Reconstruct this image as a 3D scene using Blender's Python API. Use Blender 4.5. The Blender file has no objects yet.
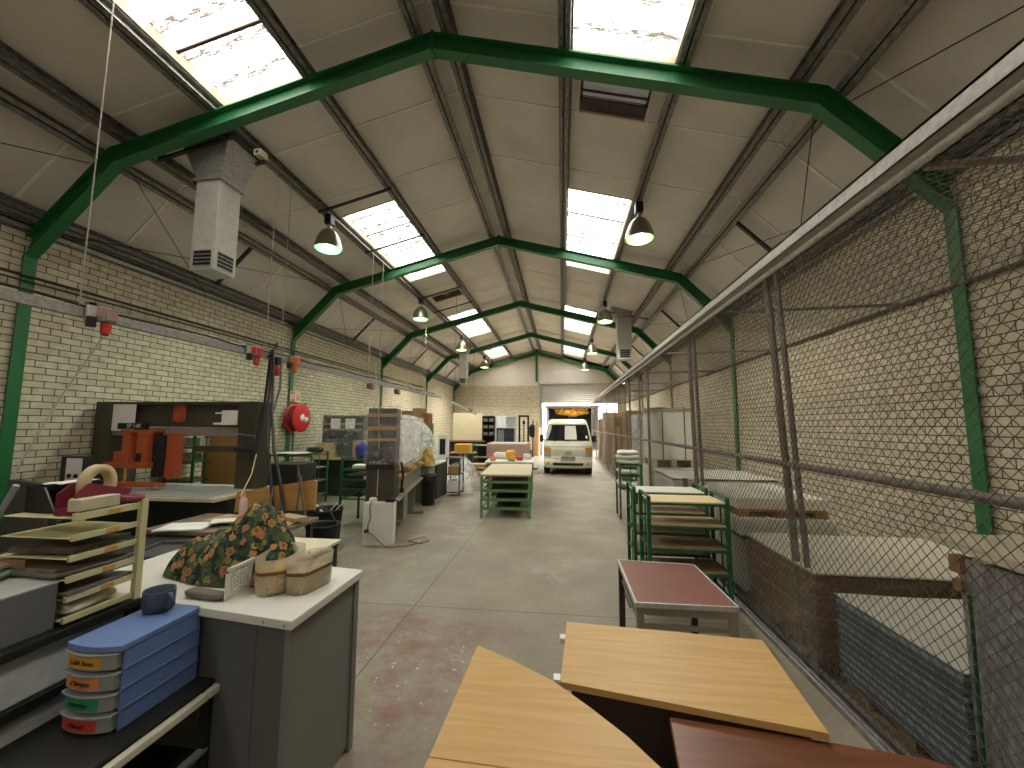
import bpy, bmesh, math, random
from mathutils import Vector, Matrix, noise
random.seed(7)
SC = bpy.context.scene
COL = SC.collection
R = math.radians

# ------------------------------------------------------------------ camera
cam_d = bpy.data.cameras.new('camera')
cam = bpy.data.objects.new('camera', cam_d)
COL.objects.link(cam)
cam_d.sensor_fit = 'HORIZONTAL'
cam_d.sensor_width = 36.0
cam_d.lens = 410.5 / 1024 * 36.0
cam_d.clip_start = 0.05
cam_d.clip_end = 300
YAW, PITCH, ROLL = 0.1203, 0.1009, 0.0048
fw = Vector((-math.sin(YAW) * math.cos(PITCH), math.cos(YAW) * math.cos(PITCH), math.sin(PITCH)))
rt = Vector((math.cos(YAW), math.sin(YAW), 0))
up = rt.cross(fw)
rt2 = math.cos(ROLL) * rt + math.sin(ROLL) * up
up2 = -math.sin(ROLL) * rt + math.cos(ROLL) * up
M3 = Matrix((rt2, up2, -fw)).transposed()
cam.matrix_world = Matrix.Translation((0, 0, 1.7)) @ M3.to_4x4()
SC.camera = cam

# ------------------------------------------------------------------ sky and exposure
world = bpy.data.worlds.new('overcast_sky')
SC.world = world
world.use_nodes = True
wb = world.node_tree.nodes['Background']
wb.inputs[0].default_value = (1.0, 0.965, 0.90, 1)
wb.inputs[1].default_value = 9.0
SC.view_settings.view_transform = 'Standard'
SC.view_settings.look = 'None'
SC.view_settings.gamma = 1.0
SC.view_settings.use_curve_mapping = False
SC.view_settings.exposure = 0.70
SC.cycles.use_denoising = True
SC.cycles.diffuse_bounces = 7
SC.cycles.transparent_max_bounces = 24
SC.cycles.sample_clamp_indirect = 6.0

XC = -1.415                     # centre line of the hall
WL, WR = -6.475, 3.645          # wall faces
YB, YF = -8.0, 24.3             # rear and front ends of the hall
SKY = [(-6.9, -3.2), (0.1, 4.22), (6.9, 10.4), (14.0, 17.55), (20.95, 23.4)]
MU, ML = 0.266, 1.0216          # roof slopes
def z_up(d, o): return 5.885 - MU * d + o * 1.0348
def z_lo(d, o): return 4.843 - ML * (d - 3.92) + o * 1.4296
def knee(o):
    d = (4.843 + ML * 3.92 + o * 1.4296 - 5.885 - o * 1.0348) / (ML - MU)
    return d, z_up(d, o)

def portal(name, loc, rot, sx, sy):
    l = bpy.data.lights.new(name, 'AREA'); l.shape = 'RECTANGLE'; l.size = sx; l.size_y = sy
    l.cycles.is_portal = True
    o = bpy.data.objects.new(name, l); o.location = loc; o.rotation_euler = rot; COL.objects.link(o)
for (a, b) in SKY:
    for s in (-1, 1):
        dm = 2.08
        portal('skylight_portal', (XC + s * dm, (a + b) / 2, z_up(dm, .52)), (0, s * math.atan(MU), 0), 1.16, b - a)
portal('door_portal', (0.9, 24.55, 1.52), (R(-90), 0, 0), 4.3, 3.04)

# ------------------------------------------------------------------ materials
MATS = {}
def nd(nt, t, **k):
    n = nt.nodes.new(t)
    for a, v in k.items(): setattr(n, a, v)
    return n
def mat(name, col, rough=.6, metal=0.0, var=.12, scale=6.0, bump=0.0, bscale=40.0, dirt=None, dirt_amt=.35, spec=.4,
        stretch=(1, 1, 1), trans=0.0, emit=None, estr=0.0, alpha=1.0, coat=0.0):
    """principled surface with a noise variation of its colour, optional patches of dirt and a fine bump"""
    if name in MATS: return MATS[name]
    m = bpy.data.materials.new(name); m.use_nodes = True; nt = m.node_tree
    b = nt.nodes['Principled BSDF']
    tc = nd(nt, 'ShaderNodeTexCoord'); mp = nd(nt, 'ShaderNodeMapping'); mp.inputs['Scale'].default_value = stretch
    nt.links.new(tc.outputs['Object'], mp.inputs['Vector'])
    nz = nd(nt, 'ShaderNodeTexNoise'); nz.inputs['Scale'].default_value = scale; nz.inputs['Detail'].default_value = 6; nz.inputs['Roughness'].default_value = .6
    nt.links.new(mp.outputs[0], nz.inputs['Vector'])
    rp = nd(nt, 'ShaderNodeValToRGB')
    c = Vector(col)
    lo = c * (1 - var); hi = c * (1 + var)
    rp.color_ramp.elements[0].position = .3; rp.color_ramp.elements[1].position = .7
    rp.color_ramp.elements[0].color = (*lo, 1); rp.color_ramp.elements[1].color = (*[min(1, v) for v in hi], 1)
    nt.links.new(nz.outputs['Fac'], rp.inputs[0])
    out = rp.outputs[0]
    if dirt:
        n2 = nd(nt, 'ShaderNodeTexNoise'); n2.inputs['Scale'].default_value = scale * .55; n2.inputs['Detail'].default_value = 8; n2.inputs['Roughness'].default_value = .7
        nt.links.new(mp.outputs[0], n2.inputs['Vector'])
        r2 = nd(nt, 'ShaderNodeValToRGB'); r2.color_ramp.elements[0].position = .52; r2.color_ramp.elements[1].position = .72
        r2.color_ramp.elements[1].color = (dirt_amt,) * 3 + (1,)
        nt.links.new(n2.outputs['Fac'], r2.inputs[0])
        mx = nd(nt, 'ShaderNodeMixRGB'); mx.inputs[2].default_value = (*dirt, 1)
        nt.links.new(r2.outputs[0], mx.inputs[0]); nt.links.new(out, mx.inputs[1]); out = mx.outputs[0]
    nt.links.new(out, b.inputs['Base Color'])
    b.inputs['Roughness'].default_value = rough; b.inputs['Metallic'].default_value = metal
    b.inputs['Specular IOR Level'].default_value = spec
    b.inputs['Coat Weight'].default_value = coat
    if trans: b.inputs['Transmission Weight'].default_value = trans
    if alpha < 1: b.inputs['Alpha'].default_value = alpha
    if emit: b.inputs['Emission Color'].default_value = (*emit, 1); b.inputs['Emission Strength'].default_value = estr
    if bump:
        nb = nd(nt, 'ShaderNodeTexNoise'); nb.inputs['Scale'].default_value = bscale; nb.inputs['Detail'].default_value = 4
        nt.links.new(mp.outputs[0], nb.inputs['Vector'])
        bp = nd(nt, 'ShaderNodeBump'); bp.inputs['Strength'].default_value = bump; bp.inputs['Distance'].default_value = .01
        nt.links.new(nb.outputs['Fac'], bp.inputs['Height']); nt.links.new(bp.outputs[0], b.inputs['Normal'])
    MATS[name] = m
    return m

def mat_brick(name, axis):
    m = bpy.data.materials.new(name); m.use_nodes = True; nt = m.node_tree; b = nt.nodes['Principled BSDF']
    tc = nd(nt, 'ShaderNodeTexCoord'); sp = nd(nt, 'ShaderNodeSeparateXYZ'); cb = nd(nt, 'ShaderNodeCombineXYZ')
    nt.links.new(tc.outputs['Object'], sp.inputs[0])
    nt.links.new(sp.outputs[axis], cb.inputs[0]); nt.links.new(sp.outputs['Z'], cb.inputs[1])
    br = nd(nt, 'ShaderNodeTexBrick')
    br.inputs['Scale'].default_value = 1; br.inputs['Brick Width'].default_value = .232; br.inputs['Row Height'].default_value = .0855
    br.inputs['Mortar Size'].default_value = .0058; br.inputs['Mortar Smooth'].default_value = .15; br.inputs['Bias'].default_value = -.1
    br.inputs['Color1'].default_value = (.66, .60, .455, 1); br.inputs['Color2'].default_value = (.555, .50, .37, 1); br.inputs['Mortar'].default_value = (.085, .066, .045, 1)
    nt.links.new(cb.outputs[0], br.inputs['Vector'])
    nz = nd(nt, 'ShaderNodeTexNoise'); nz.inputs['Scale'].default_value = 9; nz.inputs['Detail'].default_value = 6
    nt.links.new(tc.outputs['Object'], nz.inputs['Vector'])
    rp = nd(nt, 'ShaderNodeValToRGB'); rp.color_ramp.elements[0].position = .3; rp.color_ramp.elements[1].position = .7
    rp.color_ramp.elements[0].color = (.80, .78, .75, 1); rp.color_ramp.elements[1].color = (1.08, 1.08, 1.08, 1)
    nt.links.new(nz.outputs['Fac'], rp.inputs[0])
    mx = nd(nt, 'ShaderNodeMixRGB', blend_type='MULTIPLY'); mx.inputs[0].default_value = 1
    nt.links.new(br.outputs['Color'], mx.inputs[1]); nt.links.new(rp.outputs[0], mx.inputs[2]); nt.links.new(mx.outputs[0], b.inputs['Base Color'])
    b.inputs['Roughness'].default_value = .75; b.inputs['Specular IOR Level'].default_value = .25
    bp = nd(nt, 'ShaderNodeBump'); bp.inputs['Strength'].default_value = .6; bp.inputs['Distance'].default_value = .006; bp.invert = True
    nt.links.new(br.outputs['Fac'], bp.inputs['Height']); nt.links.new(bp.outputs[0], b.inputs['Normal'])
    return m

def mat_floor():
    m = bpy.data.materials.new('stained_concrete'); m.use_nodes = True; nt = m.node_tree; b = nt.nodes['Principled BSDF']; L = nt.links.new
    tc = nd(nt, 'ShaderNodeTexCoord'); P = tc.outputs['Object']
    def nz(s, d=8, r=.62, off=0):
        n = nd(nt, 'ShaderNodeTexNoise'); n.inputs['Scale'].default_value = s; n.inputs['Detail'].default_value = d; n.inputs['Roughness'].default_value = r
        mp = nd(nt, 'ShaderNodeMapping'); mp.inputs['Location'].default_value = (off, off * .7, 0); L(P, mp.inputs[0]); L(mp.outputs[0], n.inputs['Vector'])
        return n.outputs['Fac']
    def ramp(x, stops):
        r = nd(nt, 'ShaderNodeValToRGB'); e = r.color_ramp.elements
        e[0].position, e[0].color = stops[0][0], (*stops[0][1], 1); e[1].position, e[1].color = stops[-1][0], (*stops[-1][1], 1)
        for p, c in stops[1:-1]:
            k = e.new(p); k.color = (*c, 1)
        L(x, r.inputs[0]); return r.outputs[0]
    def mul(a, b_): n = nd(nt, 'ShaderNodeMath', operation='MULTIPLY'); L(a, n.inputs[0]); L(b_, n.inputs[1]) if not isinstance(b_, float) else setattr(n.inputs[1], 'default_value', b_); return n.outputs[0]
    def mix(f, a, col): n = nd(nt, 'ShaderNodeMixRGB'); L(f, n.inputs[0]); L(a, n.inputs[1]); n.inputs[2].default_value = (*col, 1); return n.outputs[0]
    def spot(cx, cy, r):        # a round patch on the floor
        v = nd(nt, 'ShaderNodeVectorMath', operation='DISTANCE'); L(P, v.inputs[0]); v.inputs[1].default_value = (cx, cy, 0)
        n = nd(nt, 'ShaderNodeMapRange'); n.inputs[1].default_value = r; n.inputs[2].default_value = r * .25; L(v.outputs['Value'], n.inputs[0]); return n.outputs[0]
    def add(*xs):
        o = xs[0]
        for x in xs[1:]:
            n = nd(nt, 'ShaderNodeMath', operation='ADD', use_clamp=True); L(o, n.inputs[0]); L(x, n.inputs[1]); o = n.outputs[0]
        return o
    col = ramp(nz(.9), [(.3, (.220, .188, .140)), (.5, (.272, .234, .176)), (.72, (.332, .290, .222))])
    fine = ramp(nz(22, 6, .7, 3), [(.35, (0, 0, 0)), (.7, (.35, .35, .35))])
    col = mix(fine, col, (.12, .11, .09))
    red = mul(add(spot(-.95, 3.3, .75), spot(-1.25, 2.6, .9), spot(-.62, 2.5, .6), spot(-1.5, 3.5, .5)), ramp(nz(3.2, 9, .7, 5), [(.42, (0, 0, 0)), (.64, (.8, .8, .8))]))
    col = mix(red, col, (.21, .078, .058))
    pink = mul(spot(-.85, 3.25, .55), ramp(nz(5, 9, .72, 9), [(.47, (0, 0, 0)), (.68, (.7, .7, .7))]))
    col = mix(pink, col, (.40, .30, .27))
    pale = mul(add(spot(-1.9, 6.6, 1.6), spot(-.7, 7.9, 1.3), spot(-2.6, 4.9, 1.2), spot(-1.6, 9.6, 2.2), spot(-.1, 5.2, .9), spot(-3.2, 6.6, 1.2)), ramp(nz(2.4, 9, .72, 14), [(.52, (0, 0, 0)), (.72, (.55, .55, .55))]))
    col = mix(pale, col, (.52, .48, .41))
    vo = nd(nt, 'ShaderNodeTexVoronoi'); vo.inputs['Scale'].default_value = 22; mpv = nd(nt, 'ShaderNodeMapping'); mpv.inputs['Scale'].default_value = (1, .55, 1); mpv.inputs['Rotation'].default_value = (0, 0, .6); L(P, mpv.inputs[0]); L(mpv.outputs[0], vo.inputs['Vector'])
    fl = mul(mul(add(spot(-1.05, 3.0, .75), mul(spot(-.65, 5.0, 1.4), .45), mul(spot(-2.2, 4.6, 1.5), .5)), ramp(vo.outputs['Distance'], [(.10, (1, 1, 1)), (.2, (0, 0, 0))])), ramp(nz(6, 5, .6, 21), [(.5, (0, 0, 0)), (.56, (1, 1, 1))]))
    col = mix(fl, col, (.62, .62, .58))
    # saw-cut joints between the slabs
    sp = nd(nt, 'ShaderNodeSeparateXYZ'); L(P, sp.inputs[0])
    def line(out, period, phase, w):
        a = nd(nt, 'ShaderNodeMath', operation='ADD'); L(out, a.inputs[0]); a.inputs[1].default_value = -phase + 100 * period
        mo = nd(nt, 'ShaderNodeMath', operation='MODULO'); L(a.outputs[0], mo.inputs[0]); mo.inputs[1].default_value = period
        lt = nd(nt, 'ShaderNodeMath', operation='LESS_THAN'); L(mo.outputs[0], lt.inputs[0]); lt.inputs[1].default_value = w; return lt.outputs[0]
    j = add(line(sp.outputs['Y'], 5.0, 3.93, .012), line(sp.outputs['X'], 5.06, -1.40, .011))
    col = mix(mul(j, .85), col, (.09, .078, .062))
    L(col, b.inputs['Base Color'])
    b.inputs['Specular IOR Level'].default_value = .35
    rr = ramp(nz(1.6, 6, .6, 31), [(.3, (.42, .42, .42)), (.7, (.66, .66, .66))]); L(rr, b.inputs['Roughness'])
    bp = nd(nt, 'ShaderNodeBump'); bp.inputs['Strength'].default_value = .12; bp.inputs['Distance'].default_value = .01; L(nz(30, 5, .6, 8), bp.inputs['Height']); L(bp.outputs[0], b.inputs['Normal'])
    return m

def mat_wood(name, col, col2, rough=.35, scale=3.0, stretch=(1, 14, 14), coat=.0, spec=.45):
    m = bpy.data.materials.new(name); m.use_nodes = True; nt = m.node_tree; b = nt.nodes['Principled BSDF']; L = nt.links.new
    tc = nd(nt, 'ShaderNodeTexCoord'); mp = nd(nt, 'ShaderNodeMapping'); mp.inputs['Scale'].default_value = stretch; L(tc.outputs['Object'], mp.inputs[0])
    nz = nd(nt, 'ShaderNodeTexNoise'); nz.inputs['Scale'].default_value = scale; nz.inputs['Detail'].default_value = 7; nz.inputs['Distortion'].default_value = .6; L(mp.outputs[0], nz.inputs['Vector'])
    rp = nd(nt, 'ShaderNodeValToRGB'); rp.color_ramp.elements[0].position = .32; rp.color_ramp.elements[1].position = .68
    rp.color_ramp.elements[0].color = (*col2, 1); rp.color_ramp.elements[1].color = (*col, 1); L(nz.outputs['Fac'], rp.inputs[0]); L(rp.outputs[0], b.inputs['Base Color'])
    b.inputs['Roughness'].default_value = rough; b.inputs['Coat Weight'].default_value = coat; b.inputs['Specular IOR Level'].default_value = spec
    MATS[name] = m
    return m

def mat_film(name, tint=(.9, .9, .9), lo=.12, hi=.6, scale=(5, 5, 1.4), bs=.9):
    """wrinkled clear plastic film"""
    m = bpy.data.materials.new(name); m.use_nodes = True; nt = m.node_tree; L = nt.links.new
    b = nt.nodes['Principled BSDF']; b.inputs['Base Color'].default_value = (*tint, 1); b.inputs['Roughness'].default_value = .22; b.inputs['Specular IOR Level'].default_value = .6
    tc = nd(nt, 'ShaderNodeTexCoord'); mp = nd(nt, 'ShaderNodeMapping'); mp.inputs['Scale'].default_value = scale; mp.inputs['Rotation'].default_value = (.2, .3, .2); L(tc.outputs['Object'], mp.inputs[0])
    nz = nd(nt, 'ShaderNodeTexNoise'); nz.inputs['Scale'].default_value = 3; nz.inputs['Detail'].default_value = 7; nz.inputs['Roughness'].default_value = .7; nz.inputs['Distortion'].default_value = 1.2; L(mp.outputs[0], nz.inputs['Vector'])
    rp = nd(nt, 'ShaderNodeValToRGB'); rp.color_ramp.elements[0].position = .42; rp.color_ramp.elements[1].position = .66
    rp.color_ramp.elements[0].color = (lo,) * 3 + (1,); rp.color_ramp.elements[1].color = (hi,) * 3 + (1,); L(nz.outputs['Fac'], rp.inputs[0])
    bp = nd(nt, 'ShaderNodeBump'); bp.inputs['Strength'].default_value = bs; bp.inputs['Distance'].default_value = .03; L(nz.outputs['Fac'], bp.inputs['Height']); L(bp.outputs[0], b.inputs['Normal'])
    tr = nd(nt, 'ShaderNodeBsdfTransparent'); mx = nd(nt, 'ShaderNodeMixShader'); L(rp.outputs[0], mx.inputs[0]); L(tr.outputs[0], mx.inputs[1]); L(b.outputs[0], mx.inputs[2])
    L(mx.outputs[0], nt.nodes['Material Output'].inputs[0]); MATS[name] = m
    return m

def mat_skylight():
    m = bpy.data.materials.new('translucent_roof_sheet'); m.use_nodes = True; nt = m.node_tree; L = nt.links.new
    tc = nd(nt, 'ShaderNodeTexCoord'); mp = nd(nt, 'ShaderNodeMapping'); mp.inputs['Scale'].default_value = (1.6, 5.6, 1); L(tc.outputs['Object'], mp.inputs[0])
    nz = nd(nt, 'ShaderNodeTexNoise'); nz.inputs['Scale'].default_value = 4.6; nz.inputs['Detail'].default_value = 9; nz.inputs['Roughness'].default_value = .78; L(mp.outputs[0], nz.inputs['Vector'])
    wv = nd(nt, 'ShaderNodeSeparateXYZ'); L(tc.outputs['Object'], wv.inputs[0])
    mm = nd(nt, 'ShaderNodeMath', operation='MULTIPLY'); mm.inputs[1].default_value = 2 * math.pi / .36; L(wv.outputs['Y'], mm.inputs[0])
    sn = nd(nt, 'ShaderNodeMath', operation='SINE'); L(mm.outputs[0], sn.inputs[0])
    ml = nd(nt, 'ShaderNodeMath', operation='MULTIPLY_ADD'); ml.inputs[1].default_value = .10; L(sn.outputs[0], ml.inputs[0]); L(nz.outputs['Fac'], ml.inputs[2])
    rp = nd(nt, 'ShaderNodeValToRGB'); rp.color_ramp.elements[0].position = .465; rp.color_ramp.elements[0].color = (.84, .84, .83, 1); rp.color_ramp.elements[1].position = .60; rp.color_ramp.elements[1].color = (.034, .029, .024, 1)
    L(ml.outputs[0], rp.inputs[0])
    tr = nd(nt, 'ShaderNodeBsdfTransparent'); L(rp.outputs[0], tr.inputs[0])
    tl = nd(nt, 'ShaderNodeBsdfTranslucent'); L(rp.outputs[0], tl.inputs[0])
    mx = nd(nt, 'ShaderNodeMixShader'); mx.inputs[0].default_value = .35; L(tr.outputs[0], mx.inputs[1]); L(tl.outputs[0], mx.inputs[2])
    L(mx.outputs[0], nt.nodes['Material Output'].inputs[0]); return m

def mat_floral():
    m = bpy.data.materials.new('floral_fabric'); m.use_nodes = True; nt = m.node_tree; b = nt.nodes['Principled BSDF']; L = nt.links.new
    tc = nd(nt, 'ShaderNodeTexCoord'); P = tc.outputs['Object']
    nz = nd(nt, 'ShaderNodeTexNoise'); nz.inputs['Scale'].default_value = 16; nz.inputs['Detail'].default_value = 5; L(P, nz.inputs['Vector'])
    base = nd(nt, 'ShaderNodeValToRGB'); e = base.color_ramp.elements; e[0].position = .36; e[0].color = (.010, .016, .012, 1); e[1].position = .66; e[1].color = (.10, .12, .05, 1)
    k = e.new(.48); k.color = (.022, .045, .028, 1); k = e.new(.56); k.color = (.05, .085, .05, 1); L(nz.outputs['Fac'], base.inputs[0])
    out = base.outputs[0]
    for (sc, thr, c1, c2, off) in ((34, .46, (.03, .07, .04), (.15, .17, .085), 5.1), (20, .36, (.30, .24, .09), (.20, .21, .08), 7.7), (17, .36, (.46, .17, .06), (.50, .33, .11), 0), (14, .30, (.40, .12, .08), (.48, .24, .11), 3.3)):
        mp = nd(nt, 'ShaderNodeMapping'); mp.inputs['Location'].default_value = (off, off, off); L(P, mp.inputs[0])
        dn = nd(nt, 'ShaderNodeTexNoise'); dn.inputs['Scale'].default_value = 42; dn.inputs['Detail'].default_value = 2; L(mp.outputs[0], dn.inputs['Vector'])
        ms = nd(nt, 'ShaderNodeMixRGB'); ms.inputs[0].default_value = .035; L(mp.outputs[0], ms.inputs[1]); L(dn.outputs['Color'], ms.inputs[2])
        vo = nd(nt, 'ShaderNodeTexVoronoi'); vo.inputs['Scale'].default_value = sc; L(ms.outputs[0], vo.inputs['Vector'])
        rp = nd(nt, 'ShaderNodeValToRGB'); e = rp.color_ramp.elements; e[0].position = thr * .35; e[0].color = (.25, .10, .03, 1); e[1].position = thr; e[1].color = (*c2, 1)
        k = e.new(thr * .5); k.color = (*c1, 1); L(vo.outputs['Distance'], rp.inputs[0])
        lt = nd(nt, 'ShaderNodeMath', operation='LESS_THAN'); lt.inputs[1].default_value = thr; L(vo.outputs['Distance'], lt.inputs[0])
        sx = nd(nt, 'ShaderNodeSeparateXYZ'); L(vo.outputs['Color'], sx.inputs[0])
        l2 = nd(nt, 'ShaderNodeMath', operation='LESS_THAN'); l2.inputs[1].default_value = .55; L(sx.outputs[0], l2.inputs[0])
        mu = nd(nt, 'ShaderNodeMath', operation='MULTIPLY'); L(lt.outputs[0], mu.inputs[0]); L(l2.outputs[0], mu.inputs[1])
        mx = nd(nt, 'ShaderNodeMixRGB'); L(mu.outputs[0], mx.inputs[0]); L(out, mx.inputs[1]); L(rp.outputs[0], mx.inputs[2]); out = mx.outputs[0]
    L(out, b.inputs['Base Color']); b.inputs['Roughness'].default_value = .8; b.inputs['Specular IOR Level'].default_value = .2
    return m

BRICK_Y = mat_brick('cream_brick_side', 'Y'); BRICK_X = mat_brick('cream_brick_end', 'X')
FLOOR = mat_floor(); SHEET = mat_skylight(); FLORAL = mat_floral()
CEIL = mat('ceiling_board', (.72, .675, .63), .85, var=.07, scale=1.3, dirt=(.42, .37, .29), dirt_amt=.35)
CEILJ = mat('ceiling_strip', (.88, .86, .82), .6)
GREEN = mat('green_paint', (.018, .15, .048), .42, var=.10, spec=.5)
GREEN2 = mat('rack_green', (.016, .115, .042), .45, var=.14, spec=.5)
GREEN3 = mat('table_green', (.10, .22, .085), .5, var=.14)
GALV = mat('galvanised_steel', (.36, .35, .33), .5, .55, var=.28, scale=26)
GALVD = mat('dull_purlin', (.20, .19, .175), .55, .4, var=.55, scale=30, stretch=(1, .5, 1))
GALVL = mat('bright_galvanised', (.55, .54, .51), .48, .35, var=.2, scale=30)
DUCT = mat('duct_sheet', (.52, .51, .47), .5, .3, var=.12, scale=14)
DARK = mat('black_plastic', (.018, .017, .016), .5, var=.2)
BLACKM = mat('black_metal', (.022, .020, .018), .45, var=.2)
OLIVE = mat('dark_olive_paint', (.062, .052, .033), .55, var=.12)
GREYC = mat('grey_cabinet_paint', (.19, .19, .168), .6, var=.06, scale=2)
GREYD = mat('dark_grey_panel', (.115, .115, .108), .6, var=.08)
WHITE = mat('white_laminate', (.70, .69, .62), .45, var=.05, scale=3, dirt=(.5, .45, .36), dirt_amt=.3)
WHITEP = mat('white_paint', (.72, .70, .63), .5, var=.06)
PAPER = mat('paper', (.78, .76, .72), .85, var=.05)
CREAM = mat('cream_board', (.60, .55, .33), .6, var=.06, scale=4)
CARD = mat('brown_cardboard', (.33, .20, .09), .85, var=.16, stretch=(1, 1, 18))
RUST = mat('rusty_steel', (.12, .09, .07), .7, .3, var=.35, scale=18)
FENCEM = mat('weathered_wire', (.14, .118, .098), .55, .45, var=.2, scale=10)
POSTM = mat('fence_tube', (.27, .24, .215), .5, .5, var=.3, scale=20)
RED = mat('red_plastic', (.55, .03, .03), .4, var=.12)
ORANGE = mat('orange_paint', (.46, .095, .032), .45, var=.12)
BLUE = mat('blue_plastic', (.125, .20, .42), .42, var=.06, spec=.5)
RUBBER = mat('rubber', (.015, .015, .015), .8, var=.2)
STEEL = mat('steel', (.42, .42, .42), .35, .8, var=.12)
FILM = mat_film('stretch_film', (.92, .92, .92), .03, .34, (2.5, 2.5, 5))
FILMG = mat_film('grey_stretch_film', (.55, .54, .52), .45, .9, (9, 9, 3))
FILMW = mat_film('cloudy_poly_sheet', (.95, .95, .95), .25, .75, (1.6, 1.6, 2.2), .35)
GLASS = mat('dark_glass', (.012, .014, .015), .08, var=.1, spec=.7)

# ------------------------------------------------------------------ mesh builder
class MB:
    def __init__(s): s.v = []; s.f = []; s.mi = []; s.cur = 0; s.sm = []; s.smooth = False
    def add(s, vs, fs):
        o = len(s.v); s.v += [tuple(v) for v in vs]
        for f in fs: s.f.append(tuple(i + o for i in f)); s.mi.append(s.cur); s.sm.append(s.smooth)
        return s
    def m(s, i): s.cur = i; return s
    def box(s, a, b, mtx=None):
        (x0, y0, z0), (x1, y1, z1) = a, b
        x0, x1 = sorted((x0, x1)); y0, y1 = sorted((y0, y1)); z0, z1 = sorted((z0, z1))
        vs = [Vector(p) for p in ((x0, y0, z0), (x1, y0, z0), (x1, y1, z0), (x0, y1, z0), (x0, y0, z1), (x1, y0, z1), (x1, y1, z1), (x0, y1, z1))]
        if mtx: vs = [mtx @ v for v in vs]
        return s.add(vs, [(0, 3, 2, 1), (4, 5, 6, 7), (0, 1, 5, 4), (1, 2, 6, 5), (2, 3, 7, 6), (3, 0, 4, 7)])
    def bar(s, a, b, w, h=None, roll=0.0):
        """square bar from a to b"""
        h = h or w; a = Vector(a); b = Vector(b); d = b - a; L = d.length
        if L < 1e-6: return s
        q = d.to_track_quat('Z', 'Y').to_matrix().to_4x4()
        if abs(d.normalized().z) < .99:
            z = d.normalized(); x = z.cross(Vector((0, 0, 1))).normalized(); y = x.cross(z) * -1; y = z.cross(x)
            q = Matrix((x, y, z)).transposed().to_4x4()
        else:
            q = Matrix.Identity(4) if d.z > 0 else Matrix.Rotation(math.pi, 4, 'X')
        mt = Matrix.Translation(a) @ q @ Matrix.Rotation(roll, 4, 'Z')
        return s.box((-w / 2, -h / 2, 0), (w / 2, h / 2, L), mt)
    def tube(s, pts, r, n=8, cap=True, rs=None):
        pts = [Vector(p) for p in pts]; k = len(pts); rings = []
        sm = s.smooth; vs = []; fs = []
        prev = None
        for i, p in enumerate(pts):
            t = (pts[min(i + 1, k - 1)] - pts[max(i - 1, 0)]).normalized()
            if prev is None:
                ref = Vector((0, 0, 1)) if abs(t.z) < .9 else Vector((1, 0, 0)); x = t.cross(ref).normalized()
            else:
                x = (prev - t * prev.dot(t)).normalized()
            prev = x; y = t.cross(x); rr = rs[i] if rs else r
            vs += [p + (x * math.cos(2 * math.pi * j / n) + y * math.sin(2 * math.pi * j / n)) * rr for j in range(n)]
        for i in range(k - 1):
            for j in range(n):
                a = i * n + j; b = i * n + (j + 1) % n; fs.append((a, b, b + n, a + n))
        s.smooth = n > 5; s.add(vs, fs); s.smooth = sm
        if cap: s.add([vs[j] for j in range(n)], [tuple(reversed(range(n)))]); s.add([vs[(k - 1) * n + j] for j in range(n)], [tuple(range(n))])
        return s
    def cyl(s, c, r, h, n=20, r2=None, axis='Z'):
        c = Vector(c); d = {'X': Vector((h, 0, 0)), 'Y': Vector((0, h, 0)), 'Z': Vector((0, 0, h))}[axis]
        return s.tube([c, c + d], r, n, True, [r, r if r2 is None else r2])
    def lathe(s, prof, c=(0, 0, 0), n=24, sx=1, sy=1):
        vs = []; fs = []
        for (r, z) in prof:
            vs += [(c[0] + sx * r * math.cos(2 * math.pi * j / n), c[1] + sy * r * math.sin(2 * math.pi * j / n), c[2] + z) for j in range(n)]
        for i in range(len(prof) - 1):
            for j in range(n):
                a = i * n + j; b = i * n + (j + 1) % n; fs.append((a, b, b + n, a + n))
        sm = s.smooth; s.smooth = True; s.add(vs, fs); s.smooth = sm
        return s
    def prism(s, poly, z0, z1):
        """polygon in x, y pulled from z0 to z1"""
        n = len(poly); a = sum(poly[i][0] * poly[(i + 1) % n][1] - poly[(i + 1) % n][0] * poly[i][1] for i in range(n))
        if a < 0: poly = poly[::-1]
        vs = [(x, y, z0) for x, y in poly] + [(x, y, z1) for x, y in poly]
        return s.add(vs, [tuple(reversed(range(n))), tuple(range(n, 2 * n))] + [(i, (i + 1) % n, n + (i + 1) % n, n + i) for i in range(n)])
    def prism_y(s, poly, y0, y1):
        """polygon in x, z pulled from y0 to y1"""
        n = len(poly); a = sum(poly[i][0] * poly[(i + 1) % n][1] - poly[(i + 1) % n][0] * poly[i][1] for i in range(n))
        if a < 0: poly = poly[::-1]
        vs = [(x, y0, z) for x, z in poly] + [(x, y1, z) for x, z in poly]
        return s.add(vs, [tuple(range(n)), tuple(reversed(range(n, 2 * n)))] + [(i, n + i, n + (i + 1) % n, (i + 1) % n) for i in range(n)])
    def prism_x(s, poly, x0, x1):
        o = MB().prism_y([(p[0], p[1]) for p in poly], 0, 1)
        vs = [(x0 + (x1 - x0) * v[1], v[0], v[2]) for v in o.v]
        return s.add(vs, [tuple(reversed(f)) for f in o.f])
    def grid(s, fn, nu, nv, smooth=True, closed_u=False):
        vs = [fn(i / nu, j / nv) for j in range(nv + 1) for i in range(nu + 1)]
        fs = [(j * (nu + 1) + i, j * (nu + 1) + i + 1, (j + 1) * (nu + 1) + i + 1, (j + 1) * (nu + 1) + i) for j in range(nv) for i in range(nu)]
        sm = s.smooth; s.smooth = smooth; s.add(vs, fs); s.smooth = sm
        return s
    def xf(s, mtx): s.v = [tuple(mtx @ Vector(v)) for v in s.v]; return s

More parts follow.
